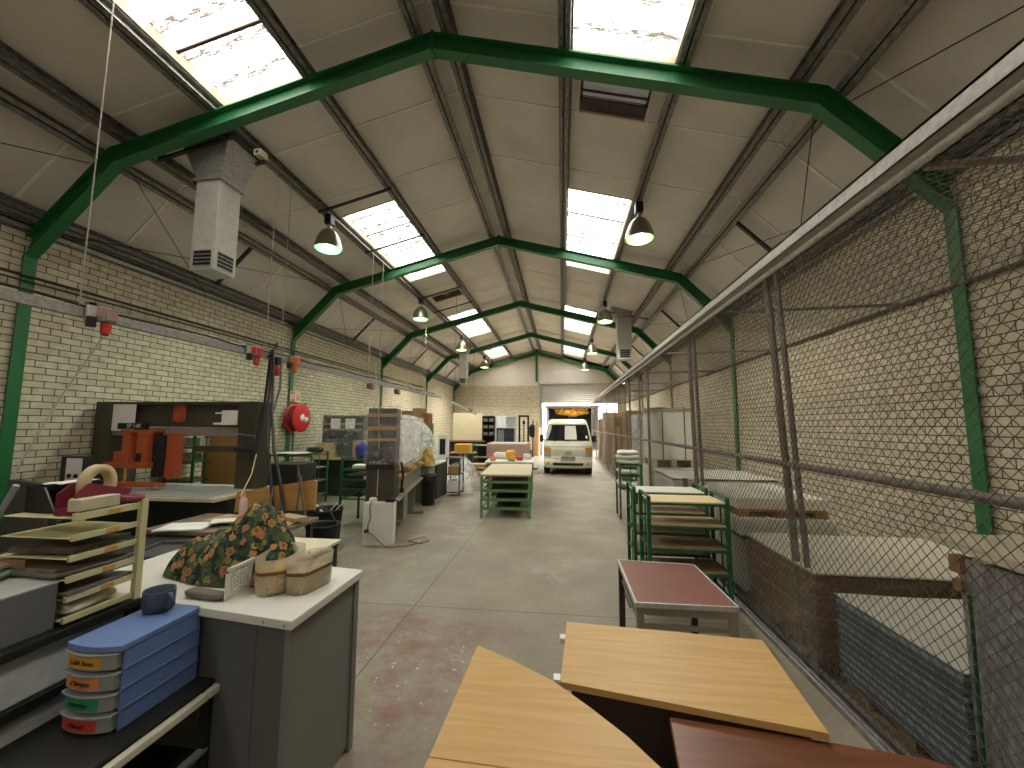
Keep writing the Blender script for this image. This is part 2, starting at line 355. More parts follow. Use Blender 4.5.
def link(name, mb, m, parent=None, bevel=0.0, weld=False):
    me = bpy.data.meshes.new(name); me.from_pydata(mb.v, [], mb.f)
    ms = m if isinstance(m, (list, tuple)) else [m]
    for x in ms: me.materials.append(x)
    me.polygons.foreach_set('material_index', mb.mi); me.polygons.foreach_set('use_smooth', mb.sm)
    me.validate(); me.update()
    o = bpy.data.objects.new(name, me); COL.objects.link(o)
    if parent: o.parent = parent
    if bevel:
        b = o.modifiers.new('bevel', 'BEVEL'); b.width = bevel; b.segments = 2; b.limit_method = 'ANGLE'; b.angle_limit = R(40)
    return o
def struct(name, mb, m, parent=None, bevel=0):
    o = link(name, mb, m, parent, bevel)
    if not parent: o['kind'] = 'structure'
    return o
def tag(o, label, cat, group=None):
    o['label'] = label; o['category'] = cat
    if group: o['group'] = group
    return o
def T(name, label, cat, loc=(0, 0, 0), rz=0.0, group=None):
    o = bpy.data.objects.new(name, None); COL.objects.link(o); o.location = loc; o.rotation_euler = (0, 0, rz); o.empty_display_size = .1
    return tag(o, label, cat, group)
def S(name, mb, m, label, cat, loc=(0, 0, 0), rz=0.0, group=None, bevel=0.0):
    o = link(name, mb, m, None, bevel); o.location = loc; o.rotation_euler = (0, 0, rz)
    return tag(o, label, cat, group)
def copy_tree(o, parent=None):
    c = o.copy(); COL.objects.link(c)
    if parent: c.parent = parent
    for ch in list(o.children): copy_tree(ch, c)
    return c
def dup(o, loc, label, rz=None, group=None):
    c = copy_tree(o); c.location = loc
    if rz is not None: c.rotation_euler = (0, 0, rz)
    c['label'] = label
    if group: c['group'] = group
    return c
def text(name, body, size, m, parent, loc, rot, align='CENTER', ext=.0008, shear=0.0, sx=1.0):
    cu = bpy.data.curves.new(name, 'FONT'); cu.body = body; cu.size = size; cu.extrude = ext; cu.align_x = align; cu.align_y = 'CENTER'; cu.shear = shear
    tmp = bpy.data.objects.new('tmp', cu); COL.objects.link(tmp); bpy.context.view_layer.update()
    me = bpy.data.meshes.new_from_object(tmp.evaluated_get(bpy.context.evaluated_depsgraph_get())); bpy.data.objects.remove(tmp)
    me.materials.clear(); me.materials.append(m); me.name = name
    o = bpy.data.objects.new(name, me); COL.objects.link(o)
    o.parent = parent; o.location = loc; o.rotation_euler = rot; o.scale = (sx, 1, 1)
    return o
def B(*boxes):
    mb = MB()
    for a, b in boxes: mb.box(a, b)
    return mb

# ================================================================== the room
struct('floor', MB().box((-9, YB - 1, -.15), (6, 44, 0)), FLOOR)
struct('wall_left', B(((WL - .25, YB, 0), (WL, YF, 4.16))), BRICK_Y)
struct('wall_right', B(((WR, YB, 0), (WR + .25, YF, 4.16))), BRICK_Y)
struct('wall_back', B(((WL - .25, YB - .25, 0), (WR + .25, YB, 6.6))), BRICK_X)
DX0, DX1, DH = -1.22, 3.05, 3.05
struct('wall_front', B(((WL - .25, YF, 0), (DX0 - .18, YF + .25, 4.06)), ((3.3, YF, 0), (WR + .25, YF + .25, 4.06))), BRICK_X)
PLAST = mat('gable_plaster', (.66, .61, .54), .8, var=.04, scale=1.5)
gp = [(WL - .25, 4.06), (DX0 - .02, 4.06), (DX0 - .02, 4.95), (WR + .25, 4.95), (WR + .25, 4.3), (XC + 4.11, 5.3), (XC, 6.4), (XC - 4.11, 5.3), (WL - .25, 4.3)]
struct('wall_gable', MB().prism_y(gp, YF + .02, YF + .2), PLAST)
struct('trim_1', B(((XC - .11, YF - .05, 4.3), (XC + .02, YF + .02, 6.2))), GREEN)

# ceiling boards with the openings for the roof lights
def strip(mb, s, zf, d0, d1, y0, y1, sag):
    n = 4; rows = []
    def fn(u, v):
        d = d0 + (d1 - d0) * u; k = math.sin(math.pi * v) * math.sin(math.pi * u)
        return (XC + s * d, y0 + (y1 - y0) * v, zf(d) - sag * k)
    mb.grid(fn, 4, 4)
mb = MB(); tb = MB()
KD, KZ = knee(.38)
zc = lambda d: z_up(d, .38)
zl = lambda d: z_lo(d, .38)
step = 1.25
for s in (-1, 1):
    for (d0, d1, zf, holes) in ((0, .2, zc, 0), (.2, 1.5, zc, 0), (1.5, 2.66, zc, 1), (2.66, KD, zc, 0), (KD, 5.3, zl, 0)):
        ys = [YB]
        y = -7.4
        while y < YF: ys.append(y); y += step
        ys.append(YF + .1)
        if holes:
            for a, b in SKY: ys += [a, b]
            ys = sorted(ys)
        for a, b in zip(ys, ys[1:]):
            if b - a < 1e-4: continue
            mid = (a + b) / 2
            if holes and any(p < mid < q for p, q in SKY): continue
            if holes and s == 1 and 4.28 < mid < 5.0: pass
            far = min(1, max(0, (mid - 4) / 8))
            strip(mb, s, zf, d0, d1, a, b, (.008 + .045 * random.random() * far) * (1 if d1 - d0 > .5 else .2))
            if a > YB and not (holes and any(p - .02 < a < q for p, q in SKY)):
                e = .006
                if zf is zl: tb.bar((XC + s * d0, a, zf(d0) - e), (XC + s * d1, a, zf(d1) - e), .035, .012)
                else: tb.bar((XC + s * d0, a, zf(d0) - e), (XC + s * d1, a, zf(d1) - e), .022, .012)
ceil_o = struct('ceiling', mb, CEIL)
struct('joint_strips', tb, CEILJ, ceil_o)

# roof lights: liner, corrugated sheet, bars
n = 0
LINER = mat('roof_light_liner', (.56, .49, .37), .7)
for k, (a, b) in enumerate(SKY):
    for s in (-1, 1):
        n += 1
        d0, d1 = 1.5, 2.66
        w = bpy.data.objects.new('window_%d' % n, None); COL.objects.link(w); w['kind'] = 'structure'; w.location = (XC + s * 2.08, (a + b) / 2, z_up(2.08, .5))
        L = b - a; loc = Vector(w.location)
        def pt(d, y, o): return Vector((XC + s * d, y, z_up(d, o))) - loc
        f = MB()
        for (p, q) in (((d0, a), (d0, b)), ((d1, a), (d1, b)), ((d0, a), (d1, a)), ((d0, b), (d1, b))):
            f.bar(pt(p[0], p[1], .44), pt(q[0], q[1], .44), .03 if p[0] == q[0] else .03, .14)
        struct('window_frame', f, LINER, w)
        g = MB(); nn = int(L / .03)
        g.grid(lambda u, v: tuple(pt(d0 + (d1 - d0) * u, a + L * v, .50 + .016 * math.sin(2 * math.pi * v * L / .18))), 2, nn)
        struct('corrugated_sheet', g, SHEET, w)
        br = MB(); y = a + L * .27
        for q in (.28, .56, .84):
            y = a + L * q; br.bar(pt(d0, y, .47), pt(d1, y, .47), .035, .02)
        struct('glazing_bar', br, RUST, w)

# green portal frames
def frame_strip(mb, o0, o1, y0, y1, s):
    W = 5.045
    A = [(W, z_lo(W, o0)), knee(o0), (0, z_up(0, o0))]; Bq = [(W, z_lo(W, o1)), knee(o1), (0, z_up(0, o1))]
    for i in range(2):
        (a0, b0), (a1, b1), (c0, e0), (c1, e1) = A[i], A[i + 1], Bq[i], Bq[i + 1]
        mb.prism_y([(s * a0, b0), (s * a1, b1), (s * c1, e1), (s * c0, e0)], y0, y1)
ordn = ['nearest the camera', 'second from the camera', 'third from the camera', 'fourth from the camera']
FY = [4.105, 9.11, 14.11, 19.11]
f0 = T('portal_frame', 'green steel portal frame spanning the hall, ' + ordn[0], 'steel frame', (XC, FY[0], 0), 0, 'green portal frames')
for s in (-1, 1):
    c = MB(); xi = 5.02
    c.box((s * xi, -.065, 0), (s * (xi + .012), .065, 3.74)); c.box((s * (xi + .012), -.004, 0), (s * (xi + .06), .004, 3.9))
    c.box((s * (xi - .05), -.1, 0), (s * (xi + .03), .1, .012))
    link('column', c, GREEN, f0)
    r = MB()
    frame_strip(r, 0, .013, -.067, .067, s); frame_strip(r, .013, .19, -.005, .005, s); frame_strip(r, .19, .203, -.067, .067, s)
    link('rafter', r, GREEN, f0)
for s in (-1, 1):
    pl = MB(); pl.box((s * .002, -.06, 5.86), (s * .016, .06, 6.12)); link('apex_plate', pl, GREEN, f0)
for i in range(1, 4):
    dup(f0, (XC, FY[i], 0), 'green steel portal frame spanning the hall, ' + ordn[i])
# gable-end frame against the front wall
fe = T('portal_frame', 'green steel portal frame set against the far gable wall', 'steel frame', (XC, 24.1, 0), 0, 'green portal frames')
for s in (-1, 1):
    r = MB(); frame_strip(r, 0, .013, -.067, .067, s); frame_strip(r, .013, .19, -.005, .005, s); frame_strip(r, .19, .203, -.067, .067, s); link('rafter', r, GREEN, fe)
    c = MB(); c.box((s * 5.02, -.065, 0), (s * 5.045, .065, 3.74)); link('column', c, GREEN, fe)

# galvanised purlins
def purlin(s, d, lower, name_label):
    o = T('purlin', name_label, 'purlin', (XC + s * d, (YB + YF) / 2, (z_lo if lower else z_up)(d, .205)), 0, 'roof purlins')
    ang = math.atan(ML if lower else MU) * s
    H = .145; L = (YF - YB) / 2 - .05; w = .055
    mt = Matrix.Rotation(ang, 4, 'Y')
    m_ = MB()
    m_.box((-.011, -L, 0), (-.008, L, H), mt); m_.box((.008, -L, 0), (.011, L, H), mt); m_.box((-w - .008, -L, 0), (-.008, L, .004), mt); m_.box((.008, -L, 0), (w + .008, L, .004), mt); m_.box((-w - .008, -L, H - .004), (w + .008, L, H), mt); m_.box((-w - .010, -L, 0), (-w - .008, L, .018), mt); m_.box((w + .008, -L, 0), (w + .010, L, .018), mt)
    link('profile', m_, GALVD, o)
names = {.17: 'beside the ridge', 1.47: 'at the upper edge of the roof lights', 2.68: 'at the lower edge of the roof lights', 3.78: 'just above the roof bend'}
for s, side in ((-1, 'left'), (1, 'right')):
    for d, w in names.items(): purlin(s, d, False, 'long galvanised purlin on the %s roof slope %s' % (side, w))
    purlin(s, 4.12, True, 'long galvanised purlin on the %s steep eave slope just below the roof bend' % side)
    purlin(s, 4.86, True, 'long galvanised purlin at the foot of the %s steep eave slope' % side)
    e = T('eave_beam', 'galvanised eave beam lying along the top of the %s brick wall' % side, 'beam', (XC + s * 5.07, 8.15, 4.03), 0 if s > 0 else math.pi)
    link('lower_lip', B(((-.075, -16, .0), (-.06, 16, .055)), ((-.075, -16, 0), (.07, 16, .006))), GALV, e)
    link('gap_shade_strip', B(((-.05, -16, .006), (-.03, 16, .12))), BLACKM, e)  # black strip stands in for the shade in the recess between the lips
    link('upper_lip', B(((-.075, -16, .085), (-.06, 16, .12)), ((-.075, -16, .115), (.03, 16, .12))), GALV, e)
# struts and bracing rods in the steep eave slopes
for s, side in ((-1, 'left'), (1, 'right')):
    for j, y in enumerate((6.6, 11.6, 16.6, 21.6)):
        m_ = MB(); m_.bar((XC + s * 4.16, y, z_lo(4.16, .25)), (XC + s * 4.95, y, z_lo(4.95, .25)), .05)
        S('eave_strut', m_, BLACKM, 'dark strut crossing the %s steep eave slope in bay %s' % (side, ('between the two nearest frames', 'between the second and third frames', 'between the third and fourth frames', 'next to the far gable')[j]), 'strut', group='eave struts')
        m_ = MB()
        y0, y1 = (4.2, 9.0) if j == 0 else (9.2 + 5 * (j - 1), 14 + 5 * (j - 1))
        m_.tube([(XC + s * 4.0, y0, z_lo(4.0, .16)), (XC + s * 4.95, y1 - 2.5, z_lo(4.95, .16))], .006, 5); m_.tube([(XC + s * 4.95, y0, z_lo(4.95, .2)), (XC + s * 4.0, y1, z_lo(4.0, .2))], .006, 5)
        S('bracing_rods', m_, BLACKM, 'thin crossed bracing rods in the %s eave slope %s' % (side, ('between the two nearest frames', 'between the second and third frames', 'between the third and fourth frames', 'next to the far gable')[j]), 'bracing rod', group='eave bracing')
m_ = MB(); m_.tube([(XC + 4.2, 4.0, z_lo(4.2, .18)), (XC + 5, 1.0, z_lo(5, .18))], .006, 5); S('bracing_rods', m_, BLACKM, 'thin bracing rod on the right eave slope in front of the nearest frame', 'bracing rod', group='eave bracing')
m_ = MB(); m_.tube([(XC - 4.2, 4.0, z_lo(4.2, .18)), (XC - 5, 0.6, z_lo(5, .0))], .006, 5); S('bracing_rods', m_, BLACKM, 'thin bracing rod on the left eave slope in front of the nearest frame', 'bracing rod', group='eave bracing')
# cross bars between the roof-light purlins
for x, (y, lab) in enumerate(((6.3, 'dark cross bar on the left roof slope before the second roof light'), (8.0, 'dark cross bar under the middle of the second left roof light'), (11.25, 'dark cross bar on the left slope before the roof vent'), (12.7, 'dark cross bar on the left slope behind the roof vent'))):
    m_ = MB(); m_.bar((XC - 2.72, y, z_up(2.72, .18)), (XC - 1.42, y, z_up(1.42, .18)), .04, .03)
    S('cross_bar', m_, BLACKM, lab, 'bar', group='roof cross bars')
# roof vents
VENTC = mat('vent_interior', (.07, .05, .055), .8, var=.3); VENTM = mat('backlit_mesh_tint', (.72, .72, .85), .6)  # pale mesh colour stands in for daylight coming through from behind
for s, y0, y1, d0, d1, lab in ((1, 4.4, 5.02, 1.66, 2.5, 'dark square roof vent with pale mesh behind the nearest frame'), (-1, 11.75, 12.25, 1.62, 2.5, 'dark slot roof vent on the left slope between the second and third roof lights')):
    v = T('roof_vent', lab, 'roof vent', (XC + s * (d0 + d1) / 2, (y0 + y1) / 2, z_up((d0 + d1) / 2, .34)), s * math.atan(MU) * 0)
    v.rotation_euler = (0, s * math.atan(MU), 0)
    w, l = (d1 - d0) / 2, (y1 - y0) / 2
    link('frame', B(((-w - .03, -l - .03, -.02), (-w, l + .03, .03)), ((w, -l - .03, -.02), (w + .03, l + .03, .03)), ((-w, -l - .03, -.02), (w, -l, .03)), ((-w, l, -.02), (w, l + .03, .03))), LINER, v)
    link('backing', B(((-w, -l, .012), (w, l, .02)), ((-w, l * .3, -.015), (w, l * .36, .012)), ((-w, -l * .1, -.015), (w, -l * .04, .012))), VENTC, v)
    g = MB()
    if s > 0:
        for i in range(22): g.box((-w + .04 + i * (2 * w - .08) / 21, -l + .02, 0), (-w + .046 + i * (2 * w - .08) / 21, l * .2, .004))
        for i in range(11): g.box((-w + .04, -l + .02 + i * l * .12, 0), (w - .04, -l + .026 + i * l * .12, .004))
        g.box((-w + .03, -l + .01, .006), (w - .03, l * .22, .0105)); link('mesh_screen', g, VENTM, v)
    else:
        for i in range(5): g.box((-w, -l + .05 + i * .1, -.01), (w, -l + .07 + i * .1, .008))
        link('louvres', g, VENTC, v)

# roller shutter door and its beam
RSH = mat('roller_shutter_steel', (.50, .49, .46), .5, .2, var=.05, scale=3)
d = bpy.data.objects.new('door_1', None); COL.objects.link(d); d['kind'] = 'structure'; d.location = ((DX0 + 3.3) / 2, YF + .05, 0)
cx = (DX0 + 3.3) / 2; hw = (3.3 - DX0) / 2
c = MB()
nn = 12
def sh(u, v):
    z = DH + (4.2 - DH) * v; return (-hw + 2 * hw * u, .02 * math.sin(v * 2 * math.pi * 10), z)
c.grid(sh, 1, 120)
link('shutter_curtain', c, RSH, d)
link('bottom_rail', B(((-hw, -.03, DH - .03), (hw, .03, DH + .05))), GALVL, d)
for s in (-1, 1): link('guide_rail', B(((s * hw - .09, -.08, 0), (s * hw + .09, .08, 4.2))), GALV, d)
link('header_box', B(((-hw - .05, -.12, 4.2), (hw + .3, .3, 4.98)), ((-hw - .05, -.16, 4.17), (hw + .3, -.1, 4.25))), mat('header_steel', (.62, .60, .56), .5, .1, var=.05), d, .01)
struct('trim_2', B(((DX0 - .2, YF - .02, 0), (DX0 - .09, YF + .3, 4.2))), BRICK_X)

# ================================================================== the chain-link cage on the right
FX, FH, FY0, FY1 = 1.70, 2.98, 0.3, 24.2
cage = T('chain_link_cage', 'tall chain-link cage with a mesh roof running along the right wall', 'cage', (FX, 9.4, 0))
CL = Vector(cage.location)
def cp(x, y, z): return (x - CL.x, y - CL.y, z - CL.z)
posts = [(0.55, 0.55), (3.62, 3.36), (3.46, 3.22), (5.80, 5.62), (5.58, 5.38), (8.55, 8.5), (9.5, 9.35), (10.8, 10.75), (13.8, 13.8), (16.2, 16.2), (18.5, 18.5), (21.4, 21.4), (24.15, 24.15)]
for i, (yt, yb) in enumerate(posts):
    m_ = MB(); r = .027 if i % 2 == 1 else .021
    m_.tube([cp(FX + .035, yb, 0), cp(FX + .035, yt, FH)], r, 10); link('post', m_, POSTM, cage)
m_ = MB(); m_.tube([cp(FX + .045, FY0, 1.41), cp(FX + .045, FY1, 1.43)], .026, 10); link('mid_rail', m_, POSTM, cage)
m_ = MB(); m_.tube([cp(FX + .03, FY0, .05), cp(FX + .03, FY1, .05)], .02, 8); link('bottom_rail', m_, POSTM, cage)
link('floor_channel', B((cp(FX - .06, FY0, 0), cp(FX - .05, FY1, .035)), (cp(FX - .06, FY0, 0), cp(FX + .0, FY1, .006)), (cp(FX - .015, FY0, 0), cp(FX - .005, FY1, .03))), GALV, cage)
link('top_channel', B((cp(FX - .055, FY0, 2.995), cp(FX - .045, FY1, 3.085)), (cp(FX - .055, FY0, 3.07), cp(FX + .03, FY1, 3.085)), (cp(FX - .055, FY0, 2.995), cp(FX + .03, FY1, 3.0))), GALVL, cage)
m_ = MB(); m_.tube([cp(FX - .0, FY0, 2.955), cp(FX - .0, FY1, 2.955)], .022, 10); link('top_rail', m_, GALVL, cage)
m_ = MB(); m_.tube([cp(WR - .03, FY0, 3.0), cp(WR - .03, FY1, 3.0)], .022, 8); link('wall_rail', m_, RUST, cage)
for y in (2.05, 4.6, 7.2, 9.8, 12.4, 15.0, 17.6):
    m_ = MB(); m_.tube([cp(FX + .02, y, 2.93), cp(WR - .03, y, 2.97)], .02, 8); link('roof_tube', m_, POSTM, cage)
def mesh_panel(u0, u1, v0, v1, place, w=.063, r=.0026):
    """woven diamond mesh: every wire zigzags and hooks round its neighbours"""
    mb = MB(); nw = int(round((u1 - u0) / (w / 2))); ns = int(round((v1 - v0) / (w / 2)))
    for i in range(nw):
        ua = u0 + i * w / 2; pts = []
        for k in range(ns + 1):
            side = (k + i) % 2
            u = ua + (w / 2 + .0025 if side else -.0025); v = v0 + k * w / 2
            pts.append((u, v, .003 * (1 if side else -1)))
        vs = []; fs = []
        for (u, v, t) in pts:
            for a in range(3):
                an = a * 2.0944; vs.append(place(u + r * math.cos(an), v, t + r * math.sin(an)))
        for k in range(ns):
            for a in range(3):
                p = k * 3 + a; q = k * 3 + (a + 1) % 3; fs.append((p, q, q + 3, p + 3))
        mb.add(vs, fs)
    return mb
ys = [FY0, 3.32, 5.6, 8.52, 10.78, 13.8, 16.2, 18.5, 21.4, 24.2]
for a, b in zip(ys, ys[1:]):
    far = a > 8
    link('fence_mesh', mesh_panel(a, b, .06, 2.95, lambda u, v, t: cp(FX + t, u, v), r=.0024 if a < 5 else .0016 if a < 8 else .0010), FENCEM, cage)
    link('roof_mesh', mesh_panel(a, b, FX + .02, WR - .04, lambda u, v, t: cp(v, u, 2.95 + .03 * (v - FX) / 1.9 - .03 * math.sin((v - FX) * 1.6) + t),   .075, r=.0020 if a < 5 else .0009), FENCEM, cage)
# a notice wired to the mesh and a green stake inside
S('wire_tag', B(((-.001, -.05, -.03), (.001, .05, .03))), PAPER, 'small white paper tag stuck on the right brick wall behind the mesh', 'tag', (WR - .004, 4.05, 2.03))
m_ = MB(); m_.tube([(0, 0, 0), (0, -.02, .98)], .008, 8); S('green_stake', m_, GREEN2, 'thin green upright bar just inside the mesh by the grey wrapped pallet', 'bar', (1.745, 2.10, 0))

PINE = mat_wood('pallet_pine', (.42, .30, .16), (.27, .18, .09), .8, 3, (2, 14, 14))
def pallet(parent, w, d, h=.12, m_=None, z=0):
    """w along x, d along y, origin at the centre"""
    m_ = m_ or PINE
    top = MB()
    for i in range(7): y = -d / 2 + (i + .5) * d / 7; top.box((-w / 2, y - d * .055, z + h - .02), (w / 2, y + d * .055, z + h))
    link('deck', top, m_, parent)
    for j in range(3):
        x = (-w / 2 + .06, 0, w / 2 - .06)[j]
        for i in range(3): y = (-d / 2 + .07, 0, d / 2 - .07)[i]; link('block', B(((x - .05, y - .06, z + .02), (x + .05, y + .06, z + h - .02))), m_, parent)
        link('runner', B(((x - .05, -d / 2, z), (x + .05, d / 2, z + .02))), m_, parent)
def loose_sheet(w, d, t, amp, seed, sag=0.0):
    mb = MB(); N = 14
    def h(u, v): return amp * noise.noise(Vector((u * 2.3 + seed, v * 2.3, seed))) - sag * (abs(v - .45) * 1.6) ** 2
    mb.grid(lambda u, v: ((u - .5) * w, (v - .5) * d, h(u, v) + t), N, N)
    mb.grid(lambda u, v: ((.5 - u) * w, (v - .5) * d, h(1 - u, v)), N, N)
    for e in range(4):
        f = {0: lambda s: (s, 0), 1: lambda s: (1, s), 2: lambda s: (1 - s, 1), 3: lambda s: (0, 1 - s)}[e]
        mb.grid(lambda s, q: ((f(s)[0] - .5) * w, (f(s)[1] - .5) * d, h(*f(s)) + t * q), N, 1, smooth=False)
    return mb

# grey-blue sheets on a pallet
BLUEG = mat('blue_grey_sheet', (.105, .125, .135), .55, var=.2, scale=5)
BLUEG2 = mat('pale_blue_grey_sheet', (.30, .34, .35), .55, var=.15, scale=5)
t = T('wooden_pallet', 'low wooden pallet under the blue-grey sheets inside the cage', 'pallet', (2.36, 2.60, 0)); pallet(t, 1.12, .78)
lab = 'thin blue-grey sheet in the even stack beside the fence inside the cage'
first = None; nS = 22; tk = (.60 - .125) / nS
for i in range(nS):
    z = .122 + i * tk; loc = (2.37 + random.uniform(-.006, .006), 2.60 + random.uniform(-.006, .006), z)
    if i < 2:
        o_ = S('board_sheet', loose_sheet(1.22 - .012 * i, .86 - .012 * i, tk * .8, .0, 1, .0), [BLUEG, BLUEG2][i], lab, 'sheet', loc, 0, 'blue-grey sheets in the cage'); first = (first or []) + [o_]
    else:
        c = dup(first[i % 2], loc, lab)
# white liner sheet on top of that stack
S('cover_sheet', loose_sheet(1.24, .88, .006, .012, 4), WHITEP, 'pale cream cover sheet lying on the stack of blue-grey sheets', 'sheet', (2.38, 2.60, .613))

# grey stretch-wrapped pallet at the right edge
wr = T('wrapped_pallet', 'tall load wrapped in grey stretch film with a white lid board, at the right edge', 'pallet', (2.58, 1.47, 0))
pallet(wr, 1.5, 1.3)
def wrapped(w, d, z0, z1, amp, seed, n=26):
    mb = MB()
    P = [(-w / 2, -d / 2), (w / 2, -d / 2), (w / 2, d / 2), (-w / 2, d / 2)]
    for e in range(4):
        a, b = P[e], P[(e + 1) % 4]; nx, ny = (b[1] - a[1]), -(b[0] - a[0]); L = math.hypot(nx, ny); nx /= L; ny /= L
        def f(u, v):
            x = a[0] + (b[0] - a[0]) * u; y = a[1] + (b[1] - a[1]) * u; z = z0 + (z1 - z0) * v
            k = amp * noise.noise(Vector((x * 2 + seed, y * 2 + z * 9, z * 3 - u * 4))) * min(1, 6 * u, 6 * (1 - u))
            return (x + nx * k, y + ny * k, z)
        mb.grid(f, n, n)
    return mb
link('load', B(((-.78, -.66, .12), (.78, .66, 1.10))), mat('grey_load', (.30, .285, .26), .6, var=.2, stretch=(1, 1, 16)), wr)
link('film', wrapped(1.60, 1.38, .10, 1.12, .016, 3, 36), FILMG, wr)
link('cardboard_corner', B(((-.82, .66, 1.05), (-.77, .715, 1.125)), ((-.815, .67, .97), (-.775, .71, 1.02))), mat('raw_cardboard', (.33, .18, .09), .85), wr)
link('lid_board', loose_sheet(1.66, 1.66, .018, .014, 8).xf(Matrix.Translation((0.02, .06, 1.135)) @ Matrix.Rotation(.02, 4, 'X')), mat('lid_board_white', (.66, .60, .44), .6, var=.1), wr)
link('crumpled_sheet', loose_sheet(1.3, .5, .004, .07, 11).xf(Matrix.Translation((.12, .46, 1.20))), mat('pale_yellow_plastic', (.72, .66, .42), .5), wr)

# brown cardboard load behind
br = T('cardboard_stack', 'low pallet of brown cardboard sheets in torn film between two pale stacks in the cage', 'cardboard stack', (2.45, 3.68, 0))
pallet(br, 1.4, .92)
for i in range(12):
    z = .122 + i * .046; e = .012 * math.sin(i * 2.3)
    link('bundle', B(((-.72 + e, -.5 + e * .6, z), (.72 + e, .5 + e, z + .043))), CARD, br)
link('film', wrapped(1.49, 1.04, .10, .675, .02, 13, 24), mat_film('brown_film', (.42, .35, .27), .18, .62, (9, 9, 3)), br)
S('cover_sheet', loose_sheet(1.58, 1.10, .012, .014, 21), mat('cream_sheet', (.70, .67, .54), .6, var=.05), 'large cream sheet lying over the brown cardboard stack', 'sheet', (2.50, 3.70, .693))

# pale stack with a dark board and a second pallet on it
ps = T('sheet_stack', 'broad stack of white sheets with a dark board in the middle, behind the brown cardboard', 'sheet stack', (2.20, 4.98, 0))
pallet(ps, .85, 1.1)
WSH = mat('white_sheets', (.82, .80, .69), .65, var=.08, scale=4, stretch=(.4, .4, 40))
link('lower_sheets', B(((-.46, -.6, .12), (.44, .6, .62))), WSH, ps, .01)
link('dark_board', B(((-.48, -.66, .622), (.50, .66, .634))), DARK, ps)
link('upper_sheets', B(((-.46, -.58, .636), (.42, .58, .80))), WSH, ps, .006)
t = T('wooden_pallet', 'orange-brown wooden pallet sandwiched between white sheet stacks', 'pallet', (2.17, 5.02, .802)); pallet(t, .84, 1.12, .075, mat_wood('orange_pine', (.50, .27, .09), (.33, .16, .05), .8))
S('sheet_stack', B(((-.43, -.57, 0), (.42, .57, .11))), WSH, 'thin stack of white sheets on the orange-brown pallet', 'sheet stack', (2.17, 5.04, .879), bevel=.006)

# white-wrapped low stack and the tall strapped pallet behind it
lo = T('wrapped_stack', 'low stack draped in white plastic in front of the tall strapped pallet', 'sheet stack', (2.62, 8.0, 0))
link('load', B(((-.78, -.65, 0), (.95, .65, .78))), WSH, lo, .04)
link('plastic_cover', wrapped(1.70, 1.40, .0, .80, .03, 31, 24).xf(Matrix.Translation((.08, 0, 0))).add(*(lambda g: (g.v, g.f))(loose_sheet(1.72, 1.42, .006, .05, 33).xf(Matrix.Translation((.08, 0, .83))))), mat('white_plastic', (.84, .84, .79), .4, var=.06), lo)
link('timber_strip', B(((-.62, -.76, 0), (-.55, -.73, .84))), mat('red_timber', (.24, .10, .06), .7), lo)
tp = T('strapped_stack', 'tall stack of cream sheets bound with two green straps inside the cage', 'sheet stack', (2.30, 9.35, .85))
def pal2(p):
    pallet(p, .9, .9, .17, mat('cream_pallet', (.58, .50, .33), .8)); link('gap_shade_core', B(((-.42, -.30, .03), (.42, .40, .145))), DARK, p)  # dark board added inside the pallet as shade for its fork gaps
pal2(tp)
link('sheets', B(((-.43, -.45, .17), (.43, .45, 1.15))), WSH, tp, .006)
for i in range(4):
    link('top_wrap', loose_sheet(.9, .94, .01, .03, 40 + i).xf(Matrix.Translation((0, 0, 1.16 + i * .022))), mat('cream_wrap', (.70, .68, .50), .6), tp)
for x in (-.22, .22):
    m_ = MB(); m_.box((x - .01, -.462, .17), (x + .01, -.456, 1.25)); m_.box((x - .01, -.462, 1.25), (x + .01, .462, 1.256)); m_.box((x - .01, .456, .17), (x + .01, .462, 1.25)); link('strap', m_, GREEN, tp)
sb = T('sheet_stack', 'cream stack carrying the tall strapped pallet of sheets', 'sheet stack', (2.35, 9.4, 0)); pallet(sb, 1.1, 1.1); link('sheets', B(((-.55, -.55, .12), (.55, .55, .845))), WSH, sb, .008)
sv = T('wrapped_pallet', 'tall load in shiny white film standing just past the strapped stack', 'pallet', (2.35, 11.1, 0)); pallet(sv, 1.0, 1.1)
link('load', B(((-.47, -.5, .12), (.47, .5, 1.98))), mat('white_boxes', (.66, .66, .66), .6, var=.2, scale=9), sv); link('film', wrapped(1.0, 1.06, .12, 2.0, .025, 50, 26), FILMW, sv)
bx = [(12.6, 1.95, 'brown'), (13.9, 2.2, 'brown'), (15.3, 1.7, 'dark'), (16.8, 2.1, 'brown'), (19.3, 2.3, 'b'), (22.0, 2.05, 'b')]
for i, (y, h, k) in enumerate(bx):
    lab = ('tall brown cardboard load with a flat top, first past the shiny white one', 'tall brown cardboard load, second past the shiny white one', 'lowest of the brown loads at the far end of the cage', 'brown cardboard load right behind the lowest one in the cage', 'brown load just behind the fourth one at the far end of the cage', 'last brown load in the cage, next to the roller door wall')[i]
    c = T('boxed_load', lab, 'box', (2.55 if i < 4 else 2.42, y, 0), 0, 'brown loads at the far end of the cage')
    pallet(c, 1.1, 1.0)
    for j in range(3): link('carton', B(((-.52 + .02 * (j % 2), -.48, .12 + j * (h - .12) / 3), (.52, .48 - .02 * j, .115 + (j + 1) * (h - .12) / 3))), CARD, c, .008)

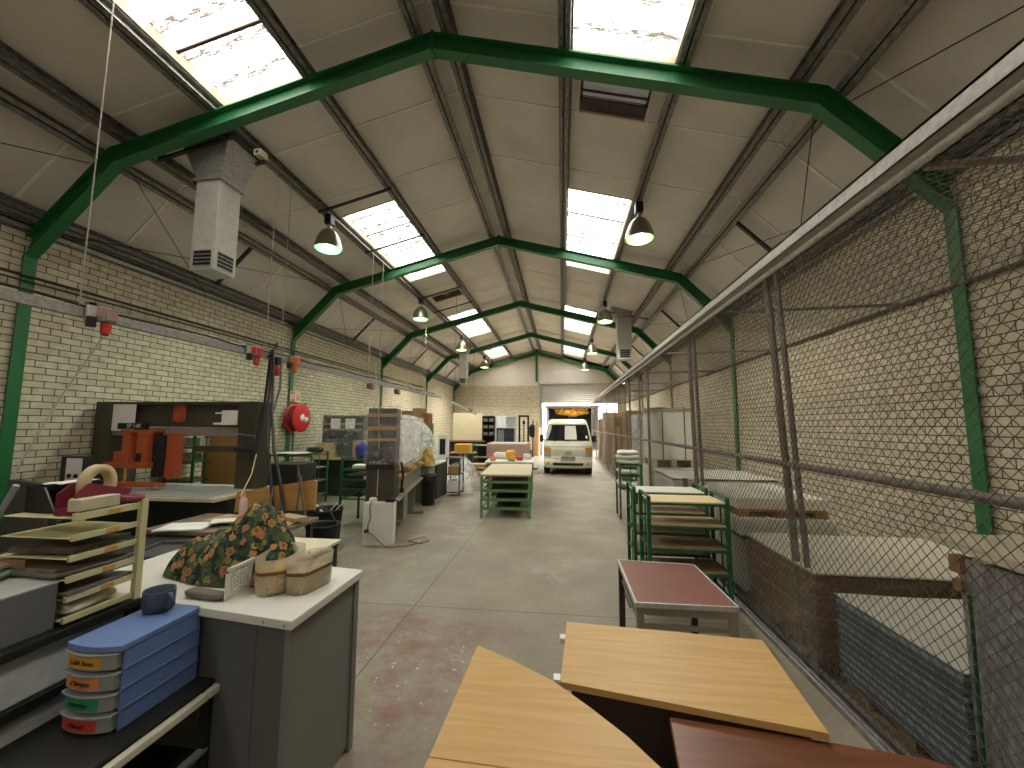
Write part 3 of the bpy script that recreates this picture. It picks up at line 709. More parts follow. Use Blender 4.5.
# ================================================================== tables and racks on the right of the aisle
LWOOD = mat_wood('pale_beech', (.60, .38, .145), (.51, .305, .10), .46, 2.2, (1.2, 16, 16), 0)
DWOOD = mat_wood('red_brown_wood', (.185, .062, .026), (.12, .038, .017), .36, 2.4, (1.4, 12, 12), .1)
DBR = mat('dark_brown_panel', (.045, .024, .014), .6)
def top_prism(poly, z0, z1): return MB().prism(poly, z0, z1)
ox, oy = 0, 1.2
d1 = T('desk', 'pale wood desk with a curved edge in the foreground', 'desk', (ox, oy, 0))
cur = [(-.362, 1.82), (-.20, 1.725), (-.035, 1.61), (.09, 1.48), (.19, 1.37), (.27, 1.265), (.33, 1.12), (.36, .95), (.36, .75), (-.375, .75), (-.379, 1.21)]
poly = [(x - ox, y - oy) for x, y in cur if True]
pm = [p for p in poly if p[1] > .0] ; a = (-.379 - ox, 1.222 - oy); b = (.288 - ox, 1.195 - oy)
main = [(-.362 - ox, 1.82 - oy), (-.20 - ox, 1.728 - oy), (-.035 - ox, 1.612 - oy), (.09 - ox, 1.485 - oy), (.19 - ox, 1.372 - oy), (.262 - ox, 1.268 - oy), b, a]
link('tabletop', top_prism(main, .745, .77), LWOOD, d1, .002)
link('side_top', top_prism([(-.380 - ox, 1.219 - oy), (.289 - ox, 1.192 - oy), (.36, .95 - oy), (.36, .7 - oy), (-.39, .7 - oy)], .745, .77), LWOOD, d1, .002)
for x in (-.30, .22): link('panel_leg', B(((x, .72 - oy, 0), (x + .025, 1.15 - oy, .745))), DBR, d1)
link('modesty_panel', B(((-.28, 1.1 - oy, .3), (.22, 1.12 - oy, .745))), DBR, d1)
d2 = T('desk', 'pale wood straight-edged desk lying crosswise before the low brown table', 'desk', (.45, 1.85, 0))
p2 = [(.018, 2.16), (.90, 2.10), (.835, 1.515), (-.012, 1.672)]
link('tabletop', top_prism([(x - .45, y - 1.85) for x, y in p2], .71, .735), LWOOD, d2, .002)
link('apron', top_prism([(x - .45, y - 1.85) for x, y in ((.03, 1.69), (.80, 1.55), (.805, 1.57), (.03, 1.71))], .50, .71), DBR, d2)
for (x, y) in ((.06, 1.74), (.80, 1.60)): link('panel_leg', top_prism([(x - .45, y - 1.85), (x + .025 - .45, y - 1.85), (x + .07 - .45, y + .46 - 1.85), (x + .045 - .45, y + .46 - 1.85)], 0, .71), DBR, d2)
for (x, y) in ((.002, 2.07), (-.022, 1.75)): link('corner_bracket', B(((x - .45 - .018, y - 1.85 - .022, .685), (x - .45 + .012, y - 1.85 + .022, .709))), mat('white_bracket', (.8, .8, .78), .5), d2, .003)
d3 = T('desk', 'dark red-brown wooden desk beside the fence in the near right corner', 'desk', (.8, 1.2, 0))
link('tabletop', top_prism([(x - .8, y - 1.2) for x, y in ((.362, 1.585), (.86, 1.53), (1.10, 1.495), (1.20, 1.45), (1.25, 1.36), (1.25, .75), (.30, .75), (.335, 1.37))], .672, .70), DWOOD, d3, .004)
for x in (.42, 1.12): link('panel_leg', B(((x - .8, -.4, 0), (x + .025 - .8, .15, .672))), DBR, d3)
link('modesty_panel', B(((.445 - .8, -.12, .25), (1.12 - .8, -.10, .672))), DBR, d3)
# low brown table with a steel-edged top
RB = mat('red_brown_laminate', (.235, .095, .070), .38, var=.10, scale=5, dirt=(.14, .06, .045), dirt_amt=.3)
TFR = mat('brushed_frame', (.36, .30, .215), .42, .35, var=.12); TFD = mat('dark_frame', (.055, .042, .03), .5, var=.15)
lt = T('low_table', 'low table with a red-brown top and metal frame at the aisle edge', 'table', (.75, 3.18, 0))
q = [(-.295, .42), (.29, .38), (.315, -.40), (-.295, -.41)]
link('tabletop', top_prism(q, .582, .598), RB, lt)
m_ = MB()
for i in range(4):
    a, b = q[i], q[(i + 1) % 4]; m_.bar((a[0], a[1], .588), (b[0], b[1], .588), .012, .03)
link('edge_trim', m_, GALVL, lt)
for i, (x, y) in enumerate(((-.275, .39), (.27, .35), (.29, -.375), (-.27, -.385))): link('leg', B(((x - .022, y - .022, 0), (x + .022, y + .022, .572))), TFD if i < 2 else TFR, lt)
link('apron', B(((-.275, -.40, .525), (.295, -.375, .572)), ((-.275, .36, .525), (.27, .385, .572)), ((-.285, -.385, .525), (-.265, .38, .572)), ((.265, -.375, .525), (.285, .36, .572))), TFR, lt)
link('lower_rail', B(((-.27, -.40, .445), (.29, -.375, .47)), ((-.275, -.385, .445), (-.255, .38, .47))), TFR, lt)
link('lower_shelf', B(((-.26, .1, .36), (.26, .36, .372))), GREYD, lt)
# green tray racks
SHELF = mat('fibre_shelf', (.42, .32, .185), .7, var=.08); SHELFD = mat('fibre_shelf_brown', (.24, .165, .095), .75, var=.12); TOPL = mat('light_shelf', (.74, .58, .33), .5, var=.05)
def rack(name, label, loc, w, d, zs, top_m, group=None, extra=.045, tops=None):
    r = T(name, label, 'rack', loc, 0, group)
    H = zs[0] + extra
    for x in (-w / 2, w / 2):
        for y in (-d / 2, d / 2): link('post', B(((x - .017, y - .017, 0), (x + .017, y + .017, H))), GREEN2, r, .002)
    for k, z in enumerate(zs):
        fr = MB()
        for y in (-d / 2, d / 2): fr.box((-w / 2, y - .012, z - .035), (w / 2, y + .012, z - .012))
        for x in (-w / 2, w / 2): fr.box((x - .010, -d / 2, z - .02 + (.05 if k == 0 else 0)), (x + .010, d / 2, z + .0 + (.05 if k == 0 else 0)))
        link('shelf_frame', fr, GREEN2, r)
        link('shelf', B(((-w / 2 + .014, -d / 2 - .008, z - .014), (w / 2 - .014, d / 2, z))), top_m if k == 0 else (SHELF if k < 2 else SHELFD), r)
    for x in (-w / 2, w / 2): link('side_bar', MB().bar((x, -.03, 0.1), (x, -.03, H - .06), .012), GREEN2, r)
    return r
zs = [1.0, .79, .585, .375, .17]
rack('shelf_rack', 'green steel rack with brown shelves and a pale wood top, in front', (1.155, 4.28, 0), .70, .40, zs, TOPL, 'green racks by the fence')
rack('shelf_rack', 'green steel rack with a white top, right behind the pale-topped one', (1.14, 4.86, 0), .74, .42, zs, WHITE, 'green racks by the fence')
# rack with folded cloths
tr = T('shelf_rack', 'small green rack holding folded white cloths, beside the fence', 'rack', (1.26, 8.2, 0), 0, 'green racks by the fence')
for x in (-.19, .19):
    for y in (-.25, .25): link('post', B(((x - .017, y - .017, .06), (x + .017, y + .017, 1.0))), GREEN2 if x > 0 or y > 0 else RUST, tr)
    for y in (-.25, .25): m_ = MB().cyl((x - .012, y, .035), .035, .024, 12, axis='X'); link('castor', m_, RUBBER, tr)
for z in (.98, .78, .55): link('shelf', B(((-.2, -.26, z - .02), (.2, .26, z))), GREEN2, tr)
m_ = MB(); m_.bar((0, -.255, .55), (0, -.255, .98), .02); link('upright', m_, GREEN2, tr)
CLOTH = mat('white_towelling', (.72, .70, .62), .95, var=.07, scale=9, bump=.5, bscale=60); CLOTH2 = mat('pale_green_towelling', (.55, .60, .52), .95, var=.07, bump=.5, bscale=60)
def pillow(w, d, h, seed, n=16):
    mb = MB()
    def f(u, v):
        th = u * 2 * math.pi; ph = (v - .5) * math.pi
        def se(c, e): return math.copysign(abs(c) ** e, c)
        x = se(math.cos(ph), .5) * se(math.cos(th), .45) * w / 2; y = se(math.cos(ph), .5) * se(math.sin(th), .45) * d / 2; z = se(math.sin(ph), .7) * h / 2
        k = 1 + .16 * noise.noise(Vector((x * 8 + seed, y * 8, z * 20 + seed)))
        return (x * k, y * k, h / 2 + z * k)
    return mb.grid(f, n * 2, n)
for i, (z, h, mm, w) in enumerate(((.982, .10, CLOTH2, .40), (1.07, .10, CLOTH, .42), (1.155, .085, CLOTH, .38), (.782, .13, CLOTH2, .38), (.552, .14, CLOTH, .34))):
    S('folded_cloth', pillow(w, .5, h, i * 3.1), mm, ('pale green folded cloth, lowest of the pile on top of the small rack', 'cream folded cloth in the middle of the pile on the small rack', 'cream folded cloth, uppermost on the small green rack', 'pale green folded cloth on the middle shelf of the small rack', 'white folded cloth on the lower shelf of the small rack')[i], 'cloth', (1.25 - .02 * (i == 4), 8.19, z), 0, 'folded cloths on the small rack')

# ================================================================== left foreground: cabinet, drawers, sorter
def rbox_poly(x0, y0, x1, y1, r, n=5):
    pts = []
    for cx, cy, a0 in ((x1 - r, y1 - r, 0), (x0 + r, y1 - r, 90), (x0 + r, y0 + r, 180), (x1 - r, y0 + r, 270)):
        for i in range(n + 1):
            a = R(a0 + 90 * i / n); pts.append((cx + r * math.cos(a), cy + r * math.sin(a)))
    return pts
cb = T('grey_cabinet', 'dark grey cabinet with a white laminate top in the left foreground', 'cabinet', (-1.6, 1.95, 0))
o = Vector((1.6, -1.95))
tp = [(-2.45, 1.86), (-1.585, 1.715), (-1.10, 1.645), (-1.098, 2.255), (-1.40, 2.30), (-2.45, 2.46)]
link('worktop', MB().prism([(x + o.x, y + o.y) for x, y in tp], .862, .90), WHITE, cb, .004)
bp = [(-2.42, 1.90), (-1.60, 1.752), (-1.30, 1.706), (-1.30, 2.26), (-2.42, 2.42)]
link('body', MB().prism([(x + o.x, y + o.y) for x, y in bp], .0, .862), GREYD, cb)
link('front_panel', MB().prism([(x + o.x, y + o.y) for x, y in ((-1.298, 1.705), (-1.135, 1.68), (-1.135, 1.72), (-1.298, 1.745))], 0, .862), GREYD, cb, .002)
link('side_panel', MB().prism([(x + o.x, y + o.y) for x, y in ((-1.135, 1.70), (-1.125, 1.70), (-1.125, 2.20), (-1.135, 2.20))], .03, .862), GREYC, cb)
for x, y in ((-1.128, 1.69), (-1.128, 2.22)): link('corner_post', B(((x - .018 + o.x, y - .02 + o.y, 0), (x + .014 + o.x, y + .025 + o.y, .862))), GREYC, cb, .003)
for x, y in ((-1.24, 1.662), (-1.135, 1.647)): link('screw', MB().cyl((x + o.x, y + o.y, .88), .006, .012, 10, axis='Y'), STEEL, cb)

# blue four-drawer unit
bl = T('drawer_unit', 'blue plastic desktop unit of four clear drawers with coloured labels', 'drawer unit', (-1.70, 1.56, .602))
H = .298; dh = .066
sh = MB()
link('shell', B(((-.112, -.15, 0), (-.104, .17, H - .02)), ((.104, -.15, 0), (.112, .17, H - .02)), ((-.11, .16, 0), (.11, .17, H - .02))), BLUE, bl, .002)
def bowed(x0, x1, yb, yf, bow, n=10):
    pts = [(x1, yb), (x0, yb)]
    for i in range(n + 1):
        u = i / n; pts.append((x0 + (x1 - x0) * u, yf - bow * 4 * u * (1 - u)))
    return pts
link('top_cover', MB().prism(bowed(-.116, .116, .172, -.165, .022), H - .022, H), BLUE, bl, .003)
CLEAR = mat('clear_drawer', (.36, .37, .36), .2, var=.06, alpha=.75)
for k in range(4):
    z = .004 + k * .0695
    if k: link('rail', B(((.100, -.15, z - .006), (.1165, .171, z + .001)), ((-.1165, -.15, z - .006), (-.100, .171, z + .001)), ((-.11, -.14, z - .006), (.11, .16, z - .003))), BLUE, bl, .001)
    dr = link('drawer', MB().prism(bowed(-.100, .100, -.145, -.168, .022), z + .004, z + .060).add(*(lambda m: (m.v, m.f))(MB().prism(bowed(-.108, .108, -.15, -.174, .024), z + .054, z + .061))), CLEAR, bl, .002)
    lm = [mat('label_red', (.50, .045, .03), .6), mat('label_green', (.02, .24, .10), .6), mat('label_orange', (.55, .20, .05), .6), mat('label_amber', (.62, .30, .03), .6)][k]
    lb = MB(); x0, x1 = -.088, .060
    def lf(u, v, z=z, x0=x0, x1=x1):
        x = x0 + (x1 - x0) * u; uu = (x + .1) / .2; return (x, -.1705 - .022 * 4 * uu * (1 - uu), z + .012 + .037 * v)
    lb.grid(lf, 10, 1); link('label', lb, lm, dr)
    text('handwriting', ('Mixed', 'Number', 'Clamptn', 'Lddi Sauet')[k], .022, DARK, dr, (-.013, -.1935, z + .031), (R(90), 0, R(-3)), shear=.3, sx=1.1)
# black cart under it, with a cream edge
ct = T('black_cart', 'black plastic cart with a cream front edge carrying the blue drawers', 'cart', (-1.70, 1.48, 0))
link('top_tray', MB().prism(bowed(-.20, .19, .26, -.27, .06), .572, .598), DARK, ct, .006)
link('tray_rim', MB().prism(bowed(-.205, .195, .265, -.275, .062), .585, .60).add(*(lambda m: (m.v, m.f))(MB())), DARK, ct, .004)
link('cream_edge', B(((.192, -.32, .548), (.222, .20, .578)), ((.197, .20, .552), (.226, .262, .582))), mat('cream_plastic', (.66, .64, .50), .5), ct, .004)
for x in (-.19, .18):
    for y in (-.24, .24): link('leg', B(((x - .016, y - .016, 0), (x + .016, y + .016, .572))), DARK, ct, .003)
for z in (.30, .06): link('shelf', MB().prism(bowed(-.19, .18, .25, -.25, .05), z, z + .02), DARK, ct, .004)
link('shelf_edge', B(((.17, -.24, .325), (.20, .24, .34))), mat('grey_edge', (.25, .25, .23), .6), ct)
# mug
MUG = mat('dark_blue_mug', (.06, .08, .105), .4, var=.1)
mg = T('mug', 'dark blue ribbed mug standing on the blue drawer unit', 'mug', (-1.735, 1.665, .901))
mb = MB(); n = 48
prof = [(0.001, .004), (.040, .004), (.046, .006), (.049, .03), (.050, .074), (.049, .077), (.046, .075), (.045, .03), (.042, .012), (0.001, .011)]
vs = []; fs = []
for i, (r, z) in enumerate(prof):
    for j in range(n):
        k = 1 + (.018 * math.cos(j * math.pi / 1.5) if 2 < i < 4 else 0); a = 2 * math.pi * j / n; vs.append((r * k * math.cos(a), r * k * math.sin(a), z))
for i in range(len(prof) - 1):
    for j in range(n): a = i * n + j; b = i * n + (j + 1) % n; fs.append((a, b, b + n, a + n))
mb.smooth = True; mb.add(vs, fs); mb.xf(Matrix.Scale(1.15, 4)); link('cup', mb, MUG, mg)
hm = MB().tube([(.046 * .8, -.046 * .25 + .0, .062), (.066, -.018, .068), (.082, -.022, .055), (.083, -.022, .035), (.068, -.018, .020), (.042, -.012, .018)], .0065, 8).xf(Matrix.Scale(1.15, 4)); link('handle', hm, MUG, mg)

# cream sorter trays with papers
SORT = mat('cream_sorter', (.60, .57, .33), .5, var=.05)
TAPE = mat('orange_label', (.60, .33, .09), .7)
st = T('letter_sorter', 'cream tiered letter sorter with orange shelf labels, full of papers', 'letter sorter', (-2.12, 1.63, .905))
tz = [.02, .10, .175, .255, .335, .415]
for k, z in enumerate(tz):
    s_ = link('tray', B(((-.17, -.155, z - .004), (.17, .12, z)), ((.158, -.155, z - .012), (.172, .13, z + .012 + (.006 if k == 5 else 0)))), SORT, st, .0015)
    if k > 0: link('shelf_label', B(((.1722, -.03, z - .009), (.1735, .02, z + .010))), TAPE, s_)
link('post', B(((.16, .105, -.0), (.185, .135, .445))), SORT, st, .002)
link('post', B(((-.175, .11, -.0), (-.15, .135, .445))), SORT, st, .002)
GPAP = mat('grey_folder', (.17, .155, .13), .7, var=.12); BPAP = mat('brown_folder', (.30, .17, .08), .75, var=.15)
def sheetm(w, d, t, seed, amp=.006): return loose_sheet(w, d, t, amp, seed)
labs = ['dark grey folder in the fourth slot of the sorter, sticking out in front', 'grey folder on the third shelf of the sorter, its corner hanging out', 'crumpled clear bag in the lowest slot of the cream sorter', 'pile of dark papers in the second slot from the top of the sorter', 'bundle of brown papers poking out on the left of the sorter']
S('folder', sheetm(.30, .26, .012, 3), GPAP, labs[0], 'folder', (-2.10, 1.60, .905 + .112), .05, 'folders in the sorter')
S('folder', sheetm(.31, .27, .010, 7), GPAP, labs[1], 'folder', (-2.12, 1.595, .905 + .19), -.06, 'folders in the sorter')
S('plastic_bag', pillow(.16, .22, .05, 5.1), mat('clear_bag', (.62, .58, .46), .3, var=.1), labs[2], 'bag', (-2.05, 1.60, .905 + .024), .2)
S('paper_pile', sheetm(.27, .25, .022, 12, .008), mat('dark_papers', (.10, .085, .065), .7, var=.3, scale=18), labs[3], 'papers', (-2.13, 1.62, .905 + .265), .1)
S('paper_pile', sheetm(.2, .24, .035, 14, .006), BPAP, labs[4], 'papers', (-2.29, 1.60, .905 + .205), .1)
S('paper_pile', sheetm(.29, .26, .03, 16, .012), mat('mixed_papers', (.16, .14, .11), .7, var=.4, scale=22), 'thick pile of grey papers in the third slot of the sorter', 'papers', (-2.13, 1.60, .905 + .182), -.08)
S('paper_sheet', sheetm(.26, .22, .008, 18, .014), PAPER, 'white sheet sliding out of the left of the sorter', 'paper', (-2.27, 1.56, .905 + .155), .4)
# things on top of the sorter
bxo = T('open_box', 'small black open box on top of the sorter', 'box', (-2.20, 1.63, .905 + .418))
w = MB(); w.box((-.07, -.10, 0), (.09, .10, .004)); w.box((-.07, -.10, 0), (-.066, .10, .11)); w.box((.086, -.02, 0), (.09, .10, .11)); w.box((-.07, .096, 0), (.09, .10, .11)); w.prism_y([(-.07, 0), (.09, 0), (.02, .105), (-.07, .11)], -.10, -.096)
link('box_body', w, DARK, bxo)
link('clear_flap', MB().bar((.02, -.101, .105), (.085, -.101, .0), .004, .002), mat('clear_strip', (.4, .4, .38), .3), bxo)
S('paper_slip', sheetm(.09, .16, .003, 2, .004), PAPER, 'pale card lying across the black open box on the sorter', 'card', (-2.20, 1.64, .905 + .532), .1)
mk = T('marker_pen', 'yellow-green marker pen lying over the black box', 'pen', (-2.17, 1.70, 1.475), .9)
link('barrel', MB().tube([(-.03, 0, -.012), (.025, 0, .012)], .009, 10), mat('yellow_plastic', (.60, .55, .06), .4), mk); link('cap', MB().tube([(.025, 0, .012), (.045, 0, .02)], .010, 10), PAPER, mk)
MAR = mat('maroon_plastic', (.20, .025, .045), .35)
td = T('tape_dispenser', 'maroon tape dispenser with a cream roll of tape, on the sorter', 'tape dispenser', (-2.055, 1.63, .905 + .418), .18)
td.scale = (1.35, 1.35, 1.45)
for x in (-.028, .024): link('side', MB().prism_x([(-.10, 0), (.09, 0), (.10, .05), (.04, .062), (-.06, .085), (-.10, .06)], x, x + .004), MAR, td, .001)
link('base', B(((-.028, -.1, 0), (.028, .09, .02))), MAR, td)
rl = MB(); rl.lathe([(.036, -.012), (.060, -.012), (.060, .012), (.036, .012), (.036, -.012)], n=28).xf(Matrix.Translation((0, .0, .075)) @ Matrix.Rotation(R(90), 4, 'Y')); link('tape_roll', rl, mat('masking_tape', (.66, .52, .30), .6), td)
S('tape_roll', MB().lathe([(.030, 0), (.048, 0), (.048, .024), (.030, .024), (.030, 0)], n=26), mat('maroon_tape', (.24, .04, .07), .4), 'maroon tape reel lying at the rear of the sorter top', 'tape', (-1.99, 1.73, 1.345))
S('cream_block', B(((-.028, -.09, 0), (.028, .07, .048))), mat('cream_carton', (.56, .52, .36), .6, var=.06), 'long cream carton lying along the right edge of the sorter top', 'carton', (-1.975, 1.575, 1.342), .03, bevel=.003)
yb = S('yellow_ball', pillow(.05, .05, .06, 2.2, 10), mat('yellow_plastic', (.6, .55, .06), .4), 'small yellow stopper beside the maroon tape dispenser', 'stopper', (-2.085, 1.56, 1.323))
S('white_cap', MB().cyl((0, 0, 0), .028, .022, 18), PAPER, 'round white lid behind the cream carton on the sorter', 'lid', (-1.935, 1.78, 1.368)) if False else None
# grey box and the black drawer tower below
gb = T('grey_box', 'flat grey metal box with a pale top, at the left edge of the view', 'box', (-2.26, 1.25, .902))
link('body', B(((-.28, -.25, 0), (.285, .215, .172))), mat('grey_metal', (.14, .14, .135), .5, var=.08), gb, .003); link('lid', B(((-.285, -.255, .172), (.287, .217, .180))), mat('pale_grey', (.42, .41, .39), .5), gb, .002)
S('magazine', sheetm(.26, .30, .012, 31, .012), mat('green_magazine', (.20, .34, .22), .4, var=.3, scale=14), 'green and orange magazine lying open on the grey box', 'magazine', (-2.26, 1.30, 1.096), .5)
S('magazine', sheetm(.24, .28, .012, 35, .010), mat('pink_magazine', (.50, .33, .24), .4, var=.35, scale=12), 'pinkish magazine lying on the green one at the left edge', 'magazine', (-2.33, 1.33, 1.122), .15)
S('magazine', sheetm(.28, .2, .010, 38, .012), PAPER, 'white sheets fanned out in front of the sorter', 'magazine', (-2.22, 1.33, 1.092), -.5) if False else None
dt = T('drawer_tower', 'black framed drawer tower with cloudy drawer sides behind the blue unit', 'drawer tower', (-2.20, 1.43, 0))
for x in (-.27, .25):
    for y in (-.33, .31): link('post', B(((x - .012, y - .02, 0), (x + .012, y + .02, .875))), BLACKM, dt)
link('top', B(((-.30, -.36, .868), (.27, .34, .90))), BLACKM, dt, .003)
for z in (.66, .44, .22): link('rail', B(((.236, -.33, z), (.262, .31, z + .028)), ((-.28, -.33, z), (-.256, .31, z + .028)), ((-.27, -.34, z), (.25, -.32, z + .028))), BLACKM, dt)
CLOUD = mat('cloudy_drawer', (.52, .54, .50), .35, var=.22, scale=5, dirt=(.40, .34, .36), dirt_amt=.4)
for z in (.69, .47, .25): link('drawer', B(((-.25, -.31, z), (.238, .30, z + .165))), CLOUD, dt, .006)

# fabric-covered machine, tubs and basket on the cabinet
hx = [(-2.16, .05), (-2.08, .17), (-1.98, .185), (-1.86, .20), (-1.72, .27), (-1.615, .375), (-1.56, .365), (-1.50, .26), (-1.44, .20), (-1.38, .06)]
def interp(t, tab):
    if t <= tab[0][0]: return tab[0][1]
    for (a, b), (c, d) in zip(tab, tab[1:]):
        if t <= c: return b + (d - b) * (t - a) / (c - a)
    return tab[-1][1]
def fabf(u, v):
    th = u * 2 * math.pi; r = v
    sx = -1.76 + .385 * r * math.copysign(abs(math.cos(th)) ** .8, math.cos(th)); sy = 2.125 + .20 * r * math.copysign(abs(math.sin(th)) ** .8, math.sin(th)) - .10 * (sx + 1.775)
    h = interp(sx, hx) * (1 - r ** 5) ** .8
    k = noise.noise(Vector((sx * 6, sy * 6, 3))) * .05 + (.5 - abs(noise.noise(Vector((sx * 11 + sy * 6, sy * 7 - sx * 3, 9))))) * .05 - .02 + .05 * math.sin(th * 9 + 3 * r) * r ** 3 * (1 - r) * 3
    z = .906 + max(0, h + k * min(1, 4 * (1 - r) + .15) * (1 if h > .02 else .3))
    e = 1 + .05 * math.sin(th * 7) * r ** 4
    return (-1.775 + (sx + 1.775) * e, 2.06 + (sy - 2.06) * e, z)
fb = MB().grid(fabf, 120, 44); fb.v = [(x + 1.775, y - 2.06, z - .902) for x, y, z in fb.v]
cv = T('fabric_cover', 'dark floral fabric draped over a machine on the white cabinet top', 'cover', (-1.775, 2.06, .902))
link('cloth', fb, FLORAL, cv)
link('grey_hem', pillow(.22, .06, .035, 8).xf(Matrix.Translation((.14, -.26, 0)) @ Matrix.Rotation(-.15, 4, 'Z')), mat('grey_hem', (.17, .145, .12), .8, var=.2), cv)
PB = mat('white_basket', (.66, .66, .58), .45)
bk = MB(); 
for i in range(7): bk.box((-.002, -.07 + i * .019, .02), (.002, -.061 + i * .019, .13))
for i in range(8): bk.box((-.002, -.07, .02 + i * .0157), (.002, .053, .028 + i * .0157))
bk.box((-.002, .05, 0), (.002, .10, .13)); bk.box((-.002, -.085, 0), (.002, .10, .022)); bk.box((-.002, -.092, 0), (.002, -.068, .118)); bk.box((-.006, -.08, .125), (.006, .10, .140)); bk.box((-.035, .09, 0), (0, .10, .13))
S('basket_panel', bk, PB, 'white perforated plastic basket end beside the two tubs', 'basket', (-1.52, 1.865, .903), .02)
TUB = mat('cloudy_tub', (.68, .62, .44), .35, var=.12, scale=9, alpha=.38, dirt=(.45, .26, .07), dirt_amt=.6)
LIQ = mat('amber_liquid', (.50, .28, .045), .25, var=.2, scale=8); LIQ2 = mat('pale_brown_liquid', (.42, .27, .14), .3, var=.2, scale=8); RING = mat('brown_residue', (.14, .07, .025), .7, var=.3)
def stadium(w, d, n=10):
    r = w / 2; pts = []
    for i in range(n + 1): a = math.pi + math.pi * i / n; pts.append((r * math.cos(a), -d / 2 + r + r * math.sin(a)))
    for i in range(n + 1): a = math.pi * i / n; pts.append((r * math.cos(a), d / 2 - r + r * math.sin(a)))
    return pts
def tub(label, loc, rz, w, d, h, lv, lm):
    t = T('plastic_tub', label, 'tub', loc, rz, 'tubs on the white cabinet')
    P = stadium(w, d); n = len(P)
    vs = []; fs = []
    rows = [(0, .90), (.008, .95), (h * .5, .985), (h, 1.0), (h, .975), (h * .5, .955), (.012, .90)]
    for z, k in rows: vs += [(x * k, y * k, z) for x, y in P]
    for i in range(len(rows) - 1):
        for j in range(n): a = i * n + j; b = i * n + (j + 1) % n; fs.append((a, b, b + n, a + n))
    fs.append(tuple(reversed(range(n)))); fs.append(tuple((len(rows) - 1) * n + j for j in range(n)))
    mb = MB(); mb.smooth = True; mb.add(vs, fs); link('wall', mb, TUB, t)
    link('contents', MB().prism([(x * .885, y * .885) for x, y in P], .014, h * lv), lm, t)
    rg = MB(); 
    vr = [(x * .992, y * .992, h * lv + dz + .002 * math.sin(j * 1.3)) for dz in (-.004, .012) for j, (x, y) in enumerate(P)]
    rg.add(vr, [(j, (j + 1) % n, n + (j + 1) % n, n + j) for j in range(n)])
    link('residue_ring', rg, RING, t)
tub('cloudy plastic tub of amber liquid, nearer the perforated basket end', (-1.40, 1.985, .903), .22, .16, .32, .165, .60, LIQ)
tub('cloudy plastic tub of brownish residue, nearer the cabinet corner', (-1.245, 1.985, .903), -.16, .138, .25, .155, .58, LIQ2)

# ================================================================== work table, dark table and the big machine by the left wall
OLD = mat('worn_board', (.46, .33, .19), .7, var=.2, scale=5)
wt = T('work_table', 'cluttered low work table with a worn board top before the plywood board', 'table', (-3.18, 3.80, 0))
link('tabletop', B(((-.66, -.36, .70), (.64, .36, .735))), mat('worn_table_top', (.20, .15, .10), .7, var=.35), wt, .004)
for x in (-.6, .58):
    for y in (-.3, .3): link('leg', B(((x - .025, y - .025, 0), (x + .025, y + .025, .70))), BLACKM, wt)
PLY = mat_wood('orange_plywood', (.50, .29, .10), (.40, .21, .07), .55, 2, (1, 1, 9))
S('plywood_board', MB().prism_y([(-.50, 0), (.47, .06), (.47, .36), (.44, .375), (-.48, .22)], -.012, .012), PLY, 'orange-brown plywood board standing on edge behind the cluttered work table', 'board', (-3.08, 4.22, .736), -.04)
def bits(lst):
    for (name, lab, cat, w, d, h, m_, x, y, z, rz, g) in lst: S(name, loose_sheet(w, d, h, .006, x * 7), m_, lab, cat, (x, y, z), rz, g)
bits([('paper', 'worn cream paper at the left end of the work table', 'paper', .40, .30, .014, PAPER, -3.48, 3.55, .742, .3, 'papers on the work table'),
      ('paper', 'brown paper lying under the pink bottle', 'paper', .42, .30, .02, OLD, -3.28, 3.86, .744, -.1, 'papers on the work table'),
      ('paper', 'stained white paper next to the pink bottle', 'paper', .22, .18, .012, PAPER, -3.22, 3.70, .772, .5, 'papers on the work table'),
      ('paper', 'curled cream scrap behind the floral cover', 'paper', .34, .22, .014, OLD, -2.74, 3.72, .742, .2, 'papers on the work table'),
      ('paper', 'pale wood offcut at the right end of the work table', 'offcut', .30, .12, .03, OLD, -2.68, 3.92, .764, -.4, 'papers on the work table'),
      ('paper', 'thin orange offcut in the middle of the work table', 'offcut', .28, .08, .02, mat('orange_offcut', (.52, .30, .10), .6), -2.88, 3.95, .744, .5, 'papers on the work table')])
bt = T('spray_bottle', 'pink squeeze bottle with a red nozzle on the work table', 'bottle', (-3.17, 3.86, .766)); bt.scale = (.78, .78, 1.12)
link('bottle_body', MB().lathe([(.001, 0), (.042, 0), (.046, .01), (.046, .15), (.036, .175), (.018, .185), (.018, .195)], n=20), mat('pink_bottle', (.66, .42, .40), .35, var=.04), bt)
link('nozzle', MB().lathe([(.021, .190), (.021, .215), (.010, .225), (.006, .262), (.001, .263)], n=16), mat('red_nozzle', (.62, .25, .22), .4), bt)
for i, (a, b) in enumerate((((-2.95, 3.92, .75), (-3.05, 4.12, 1.02)), ((-2.70, 4.0, .75), (-2.76, 4.16, 1.16)), ((-2.60, 4.02, .75), (-2.80, 4.15, 1.24)))):
    a = Vector(a); b = Vector(b); m_ = MB().tube([(0, 0, 0), tuple(b - a)], .011, 8)
    S('rod', m_, RUST, ('short brown rod leaning on the plywood board', 'thin dark rod leaning on the plywood right of centre', 'longest dark rod leaning on the plywood')[i], 'rod', tuple(a), 0, 'rods on the plywood')
